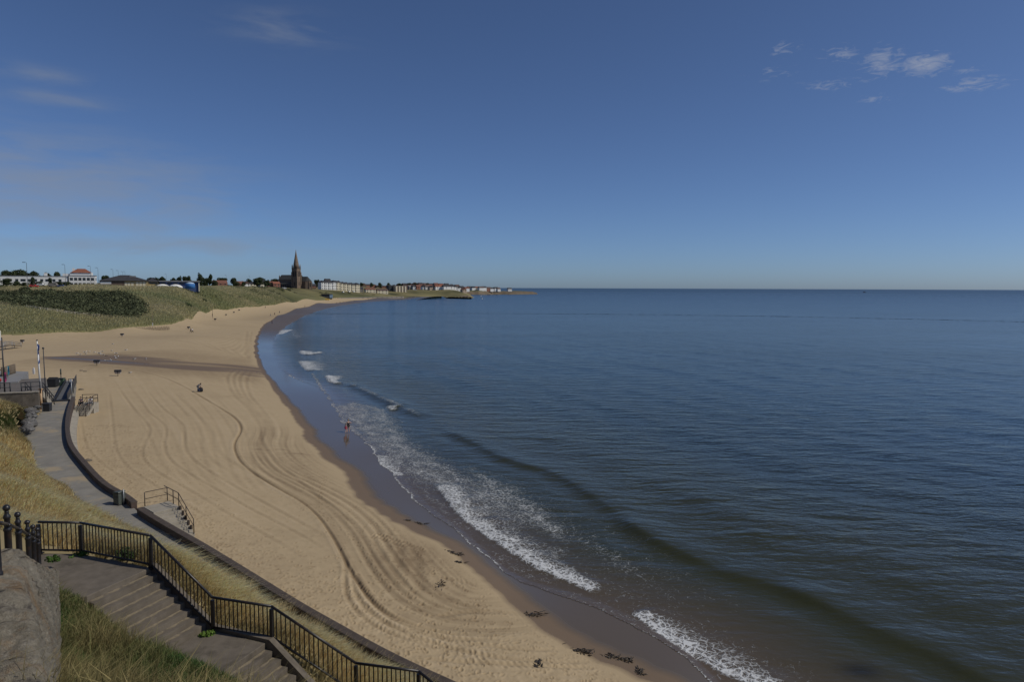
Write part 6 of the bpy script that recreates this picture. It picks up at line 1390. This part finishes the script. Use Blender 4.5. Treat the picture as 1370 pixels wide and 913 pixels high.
fence_run('terrace_railing', 'dark open railing along the top of the brown retaining wall', 'railing', [P(u, v, 5.95) for u, v in [(-30,526.5),(0,526),(14,525.7)]], 1.25, (1.2,.65), 1.3, M_bindark, .06)
fence_run('terrace_railing', 'dark open railing between the brown wall and the white flagpole', 'railing', [P(u, v, 5.95) for u, v in [(29,525),(40,524.2),(54,523.4)]], 1.2, (1.15,.6), 1.0, M_bindark, .06)
# stairs from terrace down to promenade
a, b2 = P(57.5,522,5.7), P(72.5,541,3.5); d_ = (b2-a); d_.z = 0; e2 = d_.normalized(); n2 = Vector((-e2.y, e2.x, 0)); ln = d_.length
r = thing('terrace_stairs', 'stone stairs with dark rails going down from the terrace beside the flagpole', 'stairs', tuple(a)); ns = 12
for i in range(ns):
    mb = MB(); z1 = -2.2*(i+1)/ns-.0; q = [(e2.x*s+n2.x*c, e2.y*s+n2.y*c) for s, c in [(ln*i/ns+.003,0),(ln*(i+1)/ns,0),(ln*(i+1)/ns,2.2),(ln*i/ns+.003,2.2)]]; mb.prism(q, z1-.8, z1); mb.build('step', M_pale, r)
for c in (0.0, 2.2):
    top = [Vector((n2.x*c, n2.y*c, 1.0)), Vector((e2.x*ln+n2.x*c, e2.y*ln+n2.y*c, -1.2))]
    for dz in (0, -.5): MB().tube([q+Vector((0,0,dz)) for q in top], .05, 8).build('handrail', M_bindark, r)
    for k in range(6): q = top[0].lerp(top[1], k/5); MB().tube([q-Vector((0,0,1.1)), q], .05, 8).build('post', M_bindark, r)
# gangway from the promenade up to a raised deck
a = P(82,537,3.5); b2 = P(95.5,511.5,3.9); d_ = b2-a; d_.z = 0; ln = d_.length; e2 = d_.normalized(); n2 = Vector((-e2.y, e2.x, 0)); r = thing('access_ramp', 'grey metal access ramp with dark side panels rising from the end of the promenade', 'ramp', tuple(a))
def slab(pts, th, m_, nm): mb = MB(); n = len(pts); mb.add([tuple(p) for p in pts]+[tuple(Vector(p)-Vector((0,0,th))) for p in pts], [tuple(range(n)), tuple(range(n, 2*n))[::-1]]+[(i, n+i, n+(i+1)%n, (i+1)%n) for i in range(n)]); return mb.build(nm, m_, r)
W2 = .62; up_ = Vector((0,0,.55))
slab([-n2*W2+Vector((0,0,.12)), n2*W2+Vector((0,0,.12)), e2*ln+n2*W2+up_, e2*ln-n2*W2+up_], .1, plain('dark_ramp_deck', (.10,.105,.115)), 'deck')
for s in (1, -1): 
    q0, q1 = n2*W2*s, e2*ln+n2*W2*s; hh_ = 1.0 if s < 0 else .45; mb = MB(); mb.add([tuple(q0+n2*.04*s), tuple(q1+n2*.04*s+up_-Vector((0,0,.3))), tuple(q1+n2*.04*s+up_+Vector((0,0,hh_))), tuple(q0+n2*.04*s+Vector((0,0,hh_))), tuple(q0+n2*.1*s), tuple(q1+n2*.1*s+up_-Vector((0,0,.3))), tuple(q1+n2*.1*s+up_+Vector((0,0,hh_))), tuple(q0+n2*.1*s+Vector((0,0,hh_)))], [(0,1,2,3),(7,6,5,4),(0,4,5,1),(1,5,6,2),(2,6,7,3),(3,7,4,0)]); mb.build('side_panel', M_bindark, r)
MB().box(tuple(Vector((0,0,.05))-e2*.3), (2.0,.3,.35), math.atan2(n2.y, n2.x)).build('sill', M_bindark, r)
p = P(96.7,536.5,3.5); r = thing('marker_post', 'slim pale post at the far end of the dark curved sea wall', 'post', tuple(p)); MB().tube([(0,0,0),(-.1,.1,2.9)], .06, 8).build('post', M_grey, r); MB().box((-.1,.05,2.75), (.3,.06,.4)).build('plate', M_white, r)
fence_run('ramp_railing', 'short dark railing closing the far end of the promenade beyond the ramp', 'railing', [P(u, v, 3.5) for u, v in [(92,517),(98.5,516),(98,526)]], 1.15, (1.1,.6), 1.2, M_bindark, .05)
p = P(71.5,518,3.5); r = thing('waste_container', 'black wheeled waste container with a sloping lid beyond the flagpole', 'waste container', tuple(p), .1)
MB().box((0,0,.62), (1.15,1.0,1.1), 0, 1.08).build('body', M_bindark, r); mb = MB(); mb.add([(-.66,-.58,1.19),(.66,-.58,1.19),(.66,.58,1.19),(-.66,.58,1.19),(-.6,.1,1.5),(.6,.1,1.5)], [(0,3,2,1),(0,1,5,4),(1,2,5),(2,3,4,5),(3,0,4)]); mb.build('lid', T_black, r)
for s in (-1, 1): MB().tube([(s*.45,-.4,.09),(s*.55,-.4,.09)], .09, 10).build('wheel', T_black, r)
p = P(81.5,516,3.5); r = thing('notice_cabinet', 'green cabinet with a white notice beside the black waste container', 'cabinet', tuple(p), .1); MB().box((0,0,.55), (1.05,.6,1.1)).build('cabinet', plain('green_paint', (.06,.11,.075)), r); MB().box((-.12,-.315,.7), (.36,.02,.36)).build('notice', M_white, r); MB().box((0,0,1.13), (1.15,.7,.07)).build('lid', M_bin, r)
p = P(82,514,3.5); r = thing('dark_mast', 'short dark mast standing behind the green cabinet', 'pole', tuple(p)); MB().tube([(0,0,0),(0,0,2.4)], .06, 8).build('pole', M_bindark, r); MB().tube([(0,0,1.5),(0,0,2.4)], .1, 8).build('furled_flag', plain('furled_cloth', (.05,.07,.06)), r)
# tall pole with board, banners, paling fence and gangway on the left
p = P(6.5,526,5.5); h_ = (526-451)*p.y/F; r = thing('board_mast', 'tall dark pole with a white board on top at the left edge', 'pole', tuple(p)); MB().tube([(0,0,0),(-.03,0,h_)], [.09,.07], 10).build('pole', M_bindark, r)
MB().box((-.55,-.1,h_+.25), (.95,.1,1.25)).build('board', M_white, r); MB().box((-.55,-.17,h_-.1), (.8,.03,.25)).build('board_strip', plain('pale_blue_strip', (.35,.45,.52)), r); MB().tube([(-.1,0,h_*.62),(-1.2,0,h_*.6)], .05, 6).build('arm', M_bindark, r)
def banner(label, u, v0, v1, z_, m_, w_=.55):
    p = P(u, v1, z_); h_ = (v1-v0)*p.y/F; r = thing('feather_banner', label, 'banner', tuple(p)); MB().tube([(0,0,0),(0,0,h_)], .035, 6).build('pole', M_grey, r)
    n = 9; V = []
    for i in range(n):
        t_ = i/(n-1); wv = w_*(.6+.4*math.sin(t_*2.6)); zz = h_*(.25+.74*t_); V += [(0,.0,zz),(wv,.06*math.sin(t_*7),zz)]
    MB().add(V, [(2*i,2*i+1,2*i+3,2*i+2) for i in range(n-1)]).build('cloth', m_, r)
banner('teal upright banner on the terrace beside the tall dark pole', 10.5, 490, 506, 5.7, T_teal, .3); banner('pink upright banner at the foot of the tall dark pole', 6.4, 498, 516, 5.6, T_pinkb, .32)
p = P(0.5,521,5.6); r = thing('red_sign', 'small red round sign on a post at the left edge of the terrace', 'sign', tuple(p)); MB().tube([(0,0,0),(0,0,1.0)], .04, 6).build('post', M_bindark, r); mb = MB(); mb.tube([(0,-.05,1.2),(0,-.11,1.2)], .26, 14); mb.build('disc', T_redp, r)
r = fence_run('paling_fence', 'grey upright paling fence at the back of the terrace by the teal banner', 'fence', [P(u, v, 5.6) for u, v in [(-20,506),(8,505),(12,503),(20,500.5)]], 1.5, (.4,1.1), .42, M_wood, .11)
a, b2 = sand_at(-6,470,3.1), sand_at(29,465.5,3.1); r = thing('beach_gangway', 'grey beach gangway with sloping handrails left of the twin bin', 'gangway', tuple(a)); d_ = b2-a; e2 = Vector((d_.x, d_.y, 0)).normalized(); n2 = Vector((-e2.y, e2.x, 0)); ln = math.hypot(d_.x, d_.y)
for s in (0, 1.6):
    q = [n2*s+Vector((0,0,1.75)), n2*s+e2*ln*.62+Vector((0,0,1.75)), n2*s+e2*ln+Vector((0,0,.75))]
    for dz in (0, -.5): MB().tube([k+Vector((0,0,dz)) for k in q], .055, 6).build('handrail', M_grey, r)
    for t_ in (0, .3, .62, .98): z1 = 1.75 if t_ <= .62 else .8; k = n2*s+e2*ln*t_; MB().tube([k+Vector((0,0,-.4)), k+Vector((0,0,z1))], .06, 6).build('post', M_grey, r)
slab([Vector((0,0,.75)), n2*1.6+Vector((0,0,.75)), n2*1.6+e2*ln*.62+Vector((0,0,.75)), e2*ln*.62+Vector((0,0,.75))], .16, M_wood, 'deck'); slab([e2*ln*.62+Vector((0,0,.74)), n2*1.6+e2*ln*.62+Vector((0,0,.74)), n2*1.6+e2*(ln+.4)+Vector((0,0,.06)), e2*(ln+.4)+Vector((0,0,.06))], .14, M_wood, 'ramp')
p = sand_at(45.5,503,3.3); r = thing('surfboard_sign', 'small white upright board stuck in the sand beyond the terrace', 'board', tuple(p)); mb = MB(); mb.ball((0,0,.75), .75, 10, 8, (.32,.07,1)); mb.build('board', M_white, r); MB().tube([(0,.03,-.2),(0,.03,.5)], .03, 6).build('stake', M_wood, r)
# steps with two sitters at the curve
o_ = P(103.5,541,3.35); e2 = Vector((.15,-.99,0)).normalized()
r, L2, tr2, rs2 = steps_unit('beach_steps', 'narrow concrete beach steps with a dark railing frame where two people sit', o_, (e2.x, e2.y), 8, 2.0, 3.35, 2.1, 1.5, None)
rail_piece(r, [L2(-1.4,1.95,1.05), L2(0,1.95,1.05), L2(2.3,1.95,-.3)], .035, [L2(-1.4,1.95,1.05), L2(0,1.95,1.05), L2(1.15,1.95,.37), L2(2.3,1.95,-.3)], M_darksteel, 1.2)
rail_piece(r, [L2(-1.4,0.0,1.05), L2(-1.4,1.95,1.05)], .035, [L2(-1.4,0.05,1.05)], M_darksteel)
rail_piece(r, [L2(0,1.2,.95), L2(2.3,1.2,-.35)], .03, [L2(0,1.2,.95), L2(1.15,1.2,.3), L2(2.3,1.2,-.35)], M_darksteel, 1.1)
rz_ = math.atan2(e2.x, -e2.y)
q = L2(-.35,.35,0)+o_; person('person in navy sitting on the far beach steps, left of two sitters', (q.x, q.y, q.z+.0), rz_, 'sit', 1.0, 'navy', 'black'); q = L2(-.35,1.55,0)+o_; person('person in a pale top sitting on the far beach steps, right of two sitters', (q.x, q.y, q.z+.0), rz_, 'sit', 1.0, 'white', 'grey')
# rubble bank under the slope beside the promenade
n = 150; mb = MB(); 
for i in range(n):
    t_ = random.random(); u = 36+random.uniform(-4,4)+8*t_; v = 574-33*t_; p = P(u+random.uniform(-2,3), v, 4.0+.5*random.random()); s = random.uniform(.16,.42); k0 = len(mb.v); mb.ball((p.x, p.y, p.z-.25), s, 7, 5, (random.uniform(.8,1.5), random.uniform(.8,1.3), random.uniform(.5,.8)))
    for k in range(k0, len(mb.v)): x_, y_, z_ = mb.v[k]; mb.v[k] = (x_+random.uniform(-.04,.04), y_+random.uniform(-.04,.04), z_+random.uniform(-.04,.04))
mb.sm = [False]*len(mb.sm); tag(mb.build('rubble_bank', plain('grey_rubble', (.13,.125,.12), .9, .35)), kind='stuff')
# ------------------------------------------------------------------ ship and buoys
p = PD(1157, 391.2, 6500); p.z = 0; r = thing('ship', 'small dark ship far out near the horizon', 'ship', tuple(P(1157,391.6,0)), .1); sc_ = P(1157,391.6,0).y/6500*1.0
hull = [(-15,-3),(9,-3),(17,0),(9,3),(-15,3)]; mb = MB(); mb.prism(hull, -1, 4.5); mb.build('hull', T_dark, r); MB().box((-8,0,7.5), (9,5,6)).build('bridge', T_dark, r); MB().box((-9,0,11.3), (2.5,2,2.4)).build('funnel', T_dark, r); MB().tube([(5,0,4.5),(5,0,12)], .3, 6).build('mast', T_dark, r); r.scale = (sc_,)*3
r.rotation_euler.z = .15
for u, v, lab in [(645,400.2,'small white buoy off the rock shelf, nearer of two'),(643.5,396.8,'small white buoy off the rock shelf, farther of two')]:
    p = P(u, v, 0); r = thing('buoy', lab, 'buoy', (p.x, p.y, -.2)); MB().lathe([(.2,-.3),(.9,.0),(1.0,.5),(.6,1.1),(.25,1.3),(.2,2.2),(.02,2.3)], 14).build('float', T_white, r); MB().lathe([(.22,1.5),(.3,1.6),(.3,2.0),(.22,2.1)], 12).build('band', T_redp, r)
